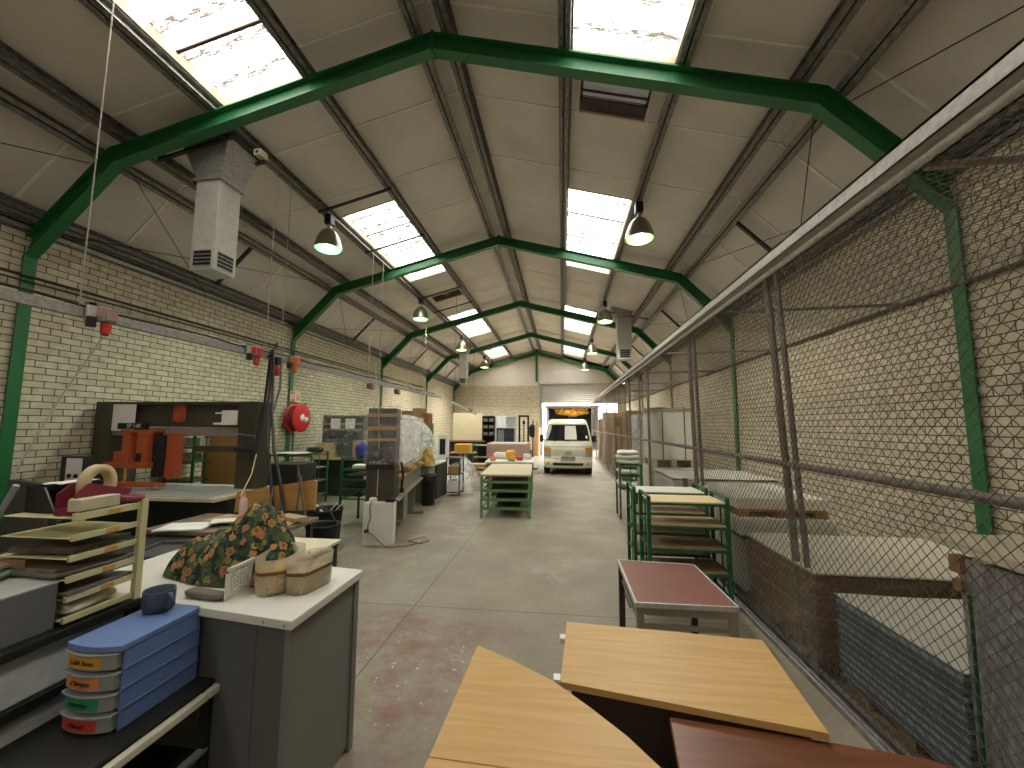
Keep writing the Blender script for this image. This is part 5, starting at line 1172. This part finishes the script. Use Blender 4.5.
# ================================================================== the van in the doorway
VAN = mat('cream_car_paint', (.76, .76, .60), .3, var=.03, coat=.5)
VX, VY = .21, 14.55
van = T('van', 'cream pickup van facing the camera in the aisle before the roller door', 'van', (VX, VY, 0))
prof = [(.02, .24, .80), (-.03, .30, .835), (-.045, .42, .845), (-.04, .52, .85), (0, .56, .85), (.0, .78, .855), (.02, .90, .86), (.06, 1.02, .86), (.10, 1.10, .85), (.16, 1.16, .845), (.36, 1.46, .80), (.54, 1.74, .735), (.60, 1.82, .715), (.72, 1.90, .67), (.95, 1.945, .62), (1.5, 1.955, .60), (1.75, 1.93, .60)]
def vrow(y, z, w, n=18):
    pts = []
    for i in range(n + 1):
        t = -1 + 2 * i / n; x = w * (1 - (1 - abs(t)) ** 1.25) * (1 if t > 0 else -1)
        yy = y + .16 * (abs(x) / w) ** 5 + .03 * (x / w) ** 2; pts.append((x, yy, z))
    return [(-w, max(1.8, y + .2), z)] + [(-w, max(y + .35, .4), z)] + pts + [(w, max(y + .35, .4), z)] + [(w, max(1.8, y + .2), z)]
rows = [vrow(*p) for p in prof]; nc = len(rows[0])
vs = [p for r in rows for p in r]; fs = [(i * nc + j, i * nc + j + 1, (i + 1) * nc + j + 1, (i + 1) * nc + j) for i in range(len(rows) - 1) for j in range(nc - 1)]
mb = MB(); mb.smooth = True; mb.add(vs, fs); cabm = link('cab', mb, VAN, van)
link('cab_rear', B(((-.62, 1.7, .4), (.62, 1.78, 1.93)), ((-.84, 1.7, .3), (.84, 1.78, 1.2))), VAN, van)
link('load_bed', B(((-.83, 1.85, .70), (.83, 4.3, 1.08))), VAN, van, .01)
link('chassis', B(((-.7, .2, .22), (.7, 4.2, .40))), DARK, van)
def vfront(z):                       # depth and half width of the front at a height
    for (a, b) in zip(prof, prof[1:]):
        if a[1] <= z <= b[1]:
            t = (z - a[1]) / (b[1] - a[1]); return a[0] + (b[0] - a[0]) * t, a[2] + (b[2] - a[2]) * t
    return prof[-1][0], prof[-1][2]
def vpatch(fx0, fx1, z0, z1, off, nu=12, nv=6, rnd=0.0):
    def f(u, v):
        z = z0 + (z1 - z0) * v; y, w = vfront(z); k = 1 - rnd * (2 * v - 1) ** 6; fx = (fx0 + (fx1 - fx0) * u) * k; x = fx * w
        return (x, y + .16 * abs(fx) ** 5 + .03 * fx * fx - off, z)
    mb = MB().grid(f, nu, nv); return mb
link('windscreen', vpatch(-.90, .90, 1.20, 1.72, .012, 16, 8, .03), GLASS, van)
link('windscreen_seal', vpatch(-.93, .93, 1.17, 1.75, .006, 16, 8, .02), DARK, van)
S('paper_notice', vpatch(-.13, .38, 1.22, 1.70, .022).xf(Matrix.Translation((0, 0, 0))), PAPER, 'white paper notice behind the windscreen of the cream van', 'paper', (VX, VY, 0))
link('grille_panel', vpatch(-.64, .64, .66, .87, .010), mat('van_panel', (.60, .61, .46), .35), van)
link('panel_line', vpatch(-.97, .97, .965, .977, .006, 14, 1), mat('van_shadow_gap', (.12, .12, .09), .6), van); link('panel_line', vpatch(-.9, .9, .555, .567, .008, 14, 1), mat('van_shadow_gap', (.12, .12, .09), .6), van)
for s in (-1, 1):
    hl = link('headlight', vpatch(s * .68, s * .985, .63, .94, .014, 8, 6), mat('headlamp_glass', (.36, .37, .33), .12, var=.25, scale=14), van)
    link('indicator', vpatch(s * .72, s * .985, .79, .945, .02, 8, 3), mat('amber_lens', (.62, .25, .05), .2), hl)
    link('fog_lamp', MB().cyl((s * .68, -.03, .40), .055, .03, 18, axis='Y'), mat('fog_glass', (.45, .43, .36), .15), van)
    mr = link('mirror', B(((s * .90 - .055, .30, 1.13), (s * .90 + .095 * 1 if s > 0 else s * .90 + .055, .38, 1.38)) if s > 0 else ((-.99, .30, 1.13), (-.86, .38, 1.38))), DARK, van, .02)
    link('mirror_arm', MB().bar((s * .82, .38, 1.2), (s * .92, .36, 1.24), .03), DARK, mr)
    for y in (.62, 3.4): 
        wh = link('wheel', MB().cyl((s * .74 - .10, y, .28), .28, .2, 26, axis='X'), RUBBER, van, .02)
link('bumper_intake', vpatch(-.62, .62, .33, .42, .012), DARK, van)
npl = link('number_plate', B(((-.25, -.078, .50), (.25, -.06, .65))), mat('plate_grey', (.42, .40, .30), .4), van, .004)
text('plate_text', 'CTM 178', .125, DARK, npl, (0, -.081, .575), (R(90), 0, 0), sx=.95)
badge = MB()
lg = MB().lathe([(.085, -.006), (.100, -.006), (.100, .006), (.085, .006), (.085, -.006)], n=28, sy=.55).xf(Matrix.Translation((0, -.012, .70)) @ Matrix.Rotation(R(90), 4, 'X')); lg.bar((-.05, -.014, .665), (-.02, -.014, .735), .016); lg.bar((.02, -.014, .665), (.05, -.014, .735), .016); lg.bar((-.036, -.014, .695), (.036, -.014, .705), .014)
lg.v = [(x * 1.15, y, .76 + (z - .70) * 1.15) for x, y, z in lg.v]; link('badge', lg, GREYD, van)
for x, dx in ((-.42, -.16), (.05, -.2)): link('wiper', MB().bar((x, .125, 1.155), (x + dx, .165, 1.20), .014), DARK, van)
link('sticker', vpatch(.76, .84, 1.25, 1.36, .02, 2, 2), PAPER, van)

# ================================================================== outside the door
struct('outside_ground', B(((-12, YF + 5, .0), (14, 44, .004))), mat('pale_paving', (.22, .21, .215), .8))
ob_ = T('carport', 'dark open-fronted carport beyond the roller door', 'building', (3.4, 33, 0))
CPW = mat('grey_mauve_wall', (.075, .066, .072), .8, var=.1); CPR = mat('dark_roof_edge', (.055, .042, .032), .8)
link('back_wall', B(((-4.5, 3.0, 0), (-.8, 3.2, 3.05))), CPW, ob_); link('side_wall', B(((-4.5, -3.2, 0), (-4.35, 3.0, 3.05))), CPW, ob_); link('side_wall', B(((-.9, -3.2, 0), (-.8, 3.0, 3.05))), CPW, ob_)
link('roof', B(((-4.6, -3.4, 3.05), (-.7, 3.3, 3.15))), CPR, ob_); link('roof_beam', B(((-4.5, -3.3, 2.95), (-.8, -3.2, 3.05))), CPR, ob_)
S('store_sign', B(((-.35, -.02, 0), (.35, .02, .35))), PAPER, 'small white notice on the dark wall of the carport', 'sign', (.95, 35.97, 2.45))
S('yellow_tarpaulin', heap(lambda x, y, v: .5 * (1 - v ** 2), 1.3, .36, seed=4, amp=.3).xf(Matrix.Rotation(R(90), 4, 'X')), mat('orange_tarpaulin', (.38, .19, .015), .7, var=.7, scale=6), 'orange-yellow tarpaulin hanging under the carport roof outside the door', 'tarpaulin', (.75, 31.2, 2.80))
for x0, x1, l in ((-9, -1.2, 'pale outside wall left of the carport'), (3.2, 14, 'pale outside wall right of the carport')):
    S('boundary_wall', B(((x0, 36, 0), (x1, 36.3, 3.2))), mat('bright_wall', (.72, .72, .70), .8), l, 'wall', (0, 0, 0))

# ================================================================== lamps
LAMPB = mat('lamp_bulb', (.9, .9, .9), .3, emit=(.9, 1.0, .85), estr=20)
LENS = mat('lamp_lens', (.35, .9, .5), .25, emit=(.26, 1.0, .36), estr=2.0, alpha=.7)
LENSW = mat('lamp_lens_warm', (.7, .9, .5), .25, emit=(.66, 1.0, .30), estr=2.0, alpha=.7)
SHADE = mat('bell_aluminium', (.26, .26, .19), .3, .7, var=.1); SHADEI = mat('bell_inside', (.55, .70, .58), .3, .3)
def lamp(name_label, x, y, warm):
    zt = z_up(abs(x - XC), .2); h = T('high_bay_lamp', name_label, 'lamp', (x, y, zt - .66), 0, 'high bay lamps')
    link('gear_box', B(((-.06, -.07, .45), (.06, .07, .62))), DARK, h, .006)
    link('bracket', B(((-.012, -.02, .60), (.012, .02, .66))), STEEL, h)
    link('neck', MB().lathe([(.035, .30), (.035, .46)], n=14), STEEL, h)
    link('shade', MB().lathe([(.045, .37), (.085, .35), (.125, .31), (.165, .25), (.198, .17), (.222, .08), (.236, .01), (.245, -.005), (.232, 0), (.214, .08), (.19, .165), (.155, .24), (.11, .30)], n=32), SHADE, h)
    link('glass', MB().lathe([(.205, .020), (.19, -.012), (.10, -.03), (.001, -.034)], n=28), LENSW if warm else LENS, h); link('bulb', MB().lathe([(.001, .0), (.05, .03), (.06, .09), (.04, .16), (.001, .18)], n=16), LAMPB, h)
    sl = bpy.data.lights.new('lamp_light', 'SPOT'); sl.energy = 430 if y > 15 else 140; sl.spot_size = R(140); sl.spot_blend = .6; sl.shadow_soft_size = .12
    sl.color = (1.0, .95, .80) if warm else (.80, 1.0, .78)
    so = bpy.data.objects.new('lamp_light', sl); COL.objects.link(so); so.parent = h; so.location = (0, 0, -.08)
    return h
ll = ['first along the left of the hall', 'second along the left of the hall', 'third along the left of the hall', 'fourth along the left of the hall, farthest']
lr = ['first along the right of the hall', 'second along the right, near the ceiling duct', 'third along the right of the hall', 'fourth along the right of the hall, farthest']
for i, y in enumerate((6.45, 11.2, 16.1, 21.1)): lamp('bell-shaped high bay lamp glowing greenish, ' + ll[i], -4.02, y, i > 1)
for i, y in enumerate((6.6, 11.95, 17.2, 22.3)): lamp('bell-shaped high bay lamp glowing yellowish, ' + lr[i], 1.28, y, True)

# ================================================================== air ducts
def duct(label, x, y, zb, w, ztop, hood=True):
    d = T('air_duct', label, 'duct', (x, y, zb), 0, 'ceiling air ducts'); H = ztop - zb
    link('shaft', B(((-w / 2, -w / 2, .0), (w / 2, w / 2, H))), DUCT, d, .004)
    link('flange', B(((-w / 2 - .03, -w / 2 - .03, H - .02), (w / 2 + .03, w / 2 + .03, H + .0))), GALV, d)
    if hood:
        q = w * .95; a = w / 2; mb = MB(); hh = .50
        mb.add([(-a, -a, H), (a, -a, H), (a, a, H), (-a, a, H), (-q - .06, -q + .08, H + hh), (q - .02, -q + .08, H + hh), (q - .02, q, H + hh), (-q - .06, q, H + hh)], [(0, 1, 5, 4), (1, 2, 6, 5), (2, 3, 7, 6), (3, 0, 4, 7), (4, 5, 6, 7)]); link('hood', mb, GALV, d); link('hood_flange', B(((-q - .09, -q + .05, H + hh), (q + .01, q + .03, H + hh + .02))), BLACKM, d)
    for s, (ax) in ((0, 'x'), (1, 'y')):
        lv = MB(); g = MB(); a = w * .36; z0, z1 = .05, .05 + w * .58
        if ax == 'x':
            lv.box((-a, -w / 2 - .004, z0), (a, -w / 2 - .001, z1))
            for i in range(5): g.box((-a, -w / 2 - .014, z0 + i * (z1 - z0) / 4 - .005), (a, -w / 2 - .004, z0 + i * (z1 - z0) / 4 + .006))
        else:
            lv.box((w / 2 + .001, -a, z0), (w / 2 + .004, a, z1))
            for i in range(5): g.box((w / 2 + .004, -a, z0 + i * (z1 - z0) / 4 - .005), (w / 2 + .014, a, z0 + i * (z1 - z0) / 4 + .006))
        gr = link('grille', lv, DARK, d); link('blade', g, GALV, gr)
    return d
duct('square galvanised air duct with louvres hanging from the left slope near the front', -4.365, 4.53, 3.58, .33, 4.76)
duct('square galvanised air duct hanging from the right slope deep in the hall', 1.98, 13.2, 3.78, .43, 5.12)
duct('narrow galvanised air duct hanging far back on the left', -4.52, 18.6, 3.6, .36, 5.02)
for y in (4.28, 4.78):
    m_ = MB().bar((-5.0, y, 5.0), (-3.95, y, 5.24), .04, .03); S('duct_hanger', m_, BLACKM, 'dark bar carrying the front left duct, ' + ('nearer the camera' if y < 4.5 else 'behind the hood'), 'bar', group='duct hangers')
m_ = MB().bar((1.35, 13.0, 5.32), (2.9, 13.0, 5.0), .045, .03); S('duct_hanger', m_, BLACKM, 'dark bar carrying the duct on the right slope', 'bar', group='duct hangers')
sn = T('sensor_box', 'small cream junction box on the purlin beside the front left duct', 'box', (-4.0, 4.75, 5.27)); link('case', B(((-.05, -.07, 0), (.05, .07, .09))), mat('cream_box', (.6, .55, .4), .5), sn, .006); link('window', B(((-.02, -.073, .025), (.02, -.07, .06))), DARK, sn)

# ================================================================== the hung cable rail with its sockets
RX, RZ = -3.95, 2.62
rail = T('cable_rail', 'galvanised cable rail hung lengthwise along the left side of the hall', 'rail', (RX, 7.6, RZ))
link('channel', B(((-.002, -5.6, -.038), (.004, 5.6, .042)), ((-.05, -5.6, -.038), (0, 5.6, -.034)), ((-.05, -5.6, .038), (0, 5.6, .042))), GALV, rail)
m_ = MB().tube([(-.03, -5.5, .075)] + [(-.03, -5.5 + i * .5, .068 + .012 * math.sin(i * 2.1)) for i in range(1, 22)], .013, 6); link('cable', m_, DARK, rail)
for y, zt in ((2.86, 5.44), (5.02, 5.34), (5.32, 5.34), (8.0, 5.34), (8.5, 5.34), (11.5, 5.34)):
    m_ = MB().tube([(0, 0, 0), (0, 0, zt - RZ - .05)], .006, 5); S('hanging_cable', m_, mat('grey_rope', (.33, .30, .25), .7), 'thin wire holding up the cable rail, %s from the front' % {2.86: 'first', 5.02: 'second', 5.32: 'third', 8.0: 'fourth', 8.5: 'fifth', 11.5: 'sixth'}[y], 'wire', (RX, y, RZ + .058), 0, 'wires holding the cable rail')
def socket_(label, y, colr, x=RX, dz=0.0, two=True, cov=None):
    cov = cov or colr
    s = T('power_socket', label, 'socket', (x + .03, y, RZ + dz), 0, 'sockets on the cable rail')
    if two: link('bracket', B(((-.01, -.16, -.10), (.02, -.08, .12)), ((-.10, -.16, .08), (.02, -.08, .12))), GALVL, s, .004)
    link('box', B(((-.02, -.07, -.075), (.09, .07, .085))), mat('socket_grey', (.30, .28, .25), .5), s, .02)
    link('cover', B(((.09, -.055, -.055), (.105, .06, .07)), ((-.0, -.08, -.02), (.09, -.07, .07))), cov, s, .006); s.scale = (.82, .82, .82)
    link('dark_outlet', MB().cyl((.03, -.13, -.14), .042, .10, 14), DARK, s)
    link('plug', MB().cyl((.05, -.005, -.08), .045, -.05, 18, axis='Z').tube([(.05, -.005, -.13), (.06, -.02, -.20)], .04, 18, True, [.045, .034]), colr, s)
    return s
socket_('grey and red industrial socket at the front of the cable rail', 3.02, RED, cov=mat('pinkish_grey', (.36, .24, .21), .5))
socket_('dark and red socket on the rail just before the black hoses', 4.78, RED)
socket_('bright orange socket on the rail just past the black hoses', 5.55, mat('bright_orange', (.75, .17, .02), .4), two=False)
for y, l in ((8.1, 'small dark socket on the rail above the wrapped machine'), (9.5, 'dark socket on the rail above the wrapped pillar')):
    s = T('small_socket', l, 'socket', (RX, y, RZ - .17), 0, 'small sockets on the rail'); link('box', B(((-.05, -.07, 0), (.05, .03, .11))), mat('socket_grey2', (.12, .11, .10), .5), s, .01); link('outlet', B(((-.04, .05, -.01), (.04, .12, .1))), mat('outlet_tan', (.35, .27, .15), .5), s, .01)
m_ = MB().tube([(-3.89, 3.0, 2.42), (-3.90, 2.98, 2.35), (-3.95, 2.8, 1.9), (-3.98, 2.66, 1.5), (-4.0, 2.6, 1.30)], .008, 6); S('pull_rope', m_, mat('pale_cord', (.42, .38, .33), .6), 'pale cord hanging slack from the front socket on the rail', 'cord')
hp = [[(-3.95, 5.12, 2.72), (-3.90, 5.09, 2.45), (-3.62, 4.70, 1.95), (-3.30, 4.32, 1.45), (-3.13, 4.175, 1.12), (-3.02, 4.11, .76)], [(-3.90, 5.1, 2.72), (-3.85, 5.06, 2.45), (-3.50, 4.62, 1.85), (-3.20, 4.30, 1.40), (-3.02, 4.17, 1.12), (-2.90, 4.11, .76)], [(-3.98, 5.16, 2.70), (-3.98, 5.12, 2.2), (-3.92, 5.0, 1.7), (-3.90, 4.86, 1.15)]]
for i, p in enumerate(hp): S('hose', MB().tube(p, .017, 8), DARK, ('black hose reaching from the rail to the plywood board, left of two', 'black hose reaching from the rail to the plywood board, right of two', 'black hose ending at the right upright of the olive machine')[i], 'hose', group='black hoses')
S('hose_loop', MB().tube([(RX + .02, 5.12 + .10 * math.cos(t * .42 - 1.2), 2.72 + .12 * math.sin(t * .42 + .6)) for t in range(10)], .014, 8), DARK, 'black hose loop slung over the cable rail', 'hose')
S('hose', MB().tube([(-3.86, 5.22, 2.62), (-3.84, 5.2, 2.2), (-3.86, 5.1, 1.8)], .014, 8), mat('grey_hose', (.2, .2, .2), .5), 'grey hose hanging from the rail beside the black ones', 'hose')
rs2 = T('red_regulator', 'red and black air fitting hanging between the hoses', 'fitting', (-3.89, 5.16, 2.36)); link('fitting_body', MB().lathe([(.001, 0), (.045, .01), (.05, .1), (.03, .16), (.001, .17)], n=16), RED, rs2); link('fitting_cap', B(((-.03, -.03, .15), (.04, .04, .26))), DARK, rs2, .006)
tg = T('air_gun', 'black air gun hooked on the right upright of the olive machine', 'air gun', (-4.02, 4.88, 1.36)); link('gun_body', MB().bar((-.16, 0, .02), (.10, 0, .0), .035, .045), DARK, tg, .004); link('gun_grip', MB().bar((.06, 0, 0), (.10, 0, -.12), .03, .035), DARK, tg); link('blue_rod', MB().tube([(-.2, .02, .22), (.1, .02, .19)], .008, 6), mat('blue_rod', (.15, .25, .35), .4), tg)
S('yellow_hose', MB().tube([(-3.86, 4.86, 1.32), (-3.7, 4.6, 1.1), (-3.42, 4.12, .95), (-3.25, 3.98, .82), (-2.98, 3.9, .775), (-2.8, 3.86, .765)], .007, 6), mat('yellow_hose', (.55, .42, .16), .5), 'thin yellow air hose curling from the machine down to the work table', 'hose')
S('white_rope', MB().tube([(-2.78, 5.82, 2.62), (-2.72, 5.88, 1.9), (-2.70, 5.90, 1.2), (-2.70, 5.88, .66)], .006, 6), mat('white_rope', (.6, .55, .45), .7), 'pale cord hanging down in front of the wrapped pillar', 'cord')
# fluorescent tube on an angled wire, far end
tbx = T('tube_lamp', 'slanting white fluorescent tube fitting hung over the benches at the rear left', 'lamp', (-2.86, 12.0, 2.2)); link('fitting', MB().bar((0, -1.5, .11), (0, 1.4, -.11), .05), PAPER, tbx); link('end_cap', MB().bar((0, 1.4, -.11), (0, 1.55, -.12), .06), RED, tbx); link('dark_clip', B(((-.04, .55, -.07), (.04, .75, .02))), DARK, tbx)
for y in (-1.2, 1.1): link('suspension', MB().tube([(0, y, -.075 * y), (0, y, 3.5)], .005, 5), BLACKM, tbx)
# conduits on the left wall
m_ = MB().tube([(0, -9.5, 0), (0, 11, 0)], .014, 7); S('conduit', m_, BLACKM, 'upper thin conduit running along the left brick wall', 'conduit', (WL + .06, 7.5, 3.47), 0, 'conduits on the left wall')
m_ = MB().tube([(0, -9.5, 0), (0, 11, 0)], .011, 7); S('conduit', m_, BLACKM, 'lower thin conduit running along the left brick wall', 'conduit', (WL + .06, 7.5, 3.41), 0, 'conduits on the left wall')
m_ = MB().tube([(-6.0 + 3.5, 0, 2.0), (-6.0 + 3.5, 0, 3.3), (-2.1, 0, 3.3)], .01, 6); m_ = MB().tube([(-1.9, 0, 1.9), (-1.9, 0, 2.9), (-3.2, 0, 2.9)], .012, 6); m_.v = [(x - 1.8, y, z) for x, y, z in m_.v]; S('conduit', m_, RUST, 'brown conduit bent along the far brick wall', 'conduit', (0, YF - .03, 0))

# ================================================================== hose reel and wall signs
hr = T('fire_hose_reel', 'red fire hose reel mounted on the left brick wall', 'hose reel', (WL + .065, 9.15, 1.86))
def xl(prof, n=32): return MB().lathe(prof, n=n).xf(Matrix.Rotation(R(90), 4, 'Y'))
link('front_disc', xl([(.001, .275), (.10, .28), (.24, .27), (.335, .265), (.345, .255), (.335, .245), (.001, .24)]), mat('reel_red', (.62, .028, .025), .35, var=.08), hr)
link('rear_disc', xl([(.001, .07), (.335, .07), (.345, .06), (.335, .05), (.001, .05)]), mat('reel_red', (.62, .028, .025), .35), hr)
link('hose_coil', xl([(.25, .07)] + [(.28 + .018 * math.sin(i * 1.57), .07 + .17 * i / 20) for i in range(21)] + [(.25, .24)]), mat('hose_dark_red', (.22, .02, .018), .6), hr)
link('hub', xl([(.001, .288), (.085, .285), (.09, .27), (.09, .24)]), PAPER, hr)
link('pressure_gauge', xl([(.001, .292), (.07, .288), (.074, .26)]).xf(Matrix.Translation((0, .155, -.05))), mat('gauge_white', (.75, .75, .80), .3), hr)
link('bracket', B(((-.06, -.05, -.3), (.06, .05, .3))), RED, hr); link('nozzle_pipe', MB().tube([(.1, -.38, .05), (.08, -.38, -.15), (.0, -.35, -.2)], .015, 7), DARK, hr); link('guide_arm', MB().tube([(.0, .36, .1), (.06, .40, .36), (.1, .40, .36)], .018, 7), DARK, hr)
sgn = T('hose_reel_sign', 'small white and orange sign with a reel symbol and an arrow above the hose reel', 'sign', (WL + .056, 9.24, 2.37)); link('plate', B(((0, -.19, -.12), (.006, .19, .12))), PAPER, sgn)
link('red_square', B(((.0065, -.18, -.11), (.008, -.01, .11))), mat('sign_red', (.62, .16, .08), .5), sgn); link('red_square', B(((.0065, .02, -.11), (.008, .18, .11))), mat('sign_pale', (.66, .5, .38), .5), sgn)
link('reel_symbol', MB().lathe([(.035, 0), (.06, 0), (.06, .002), (.035, .002), (.035, 0)], n=24).xf(Matrix.Translation((.0085, -.095, 0)) @ Matrix.Rotation(R(90), 4, 'Y')), PAPER, sgn)
link('arrow', MB().prism_x([(.09, .07), (.11, .07), (.11, -.01), (.15, -.01), (.10, -.08), (.05, -.01), (.09, -.01)], .0085, .0095), mat('sign_red', (.62, .16, .08), .5), sgn)
n10 = T('bay_number', 'white bay number ten painted on the left brick wall', 'sign', (WL + .004, 11.88, 2.86)); text('digits', '10', .30, mat('number_white', (.80, .76, .62), .7), n10, (0, 0, 0), (R(90), 0, R(90)), ext=.002)
m_ = MB(); m_.tube([(0, 0, 0), (0, 0, 1.35)], .014, 6); S('water_pipe', m_, GREEN, 'thin green pipe running down the wall below the hose reel', 'pipe', (WL + .03, 9.3, .2))
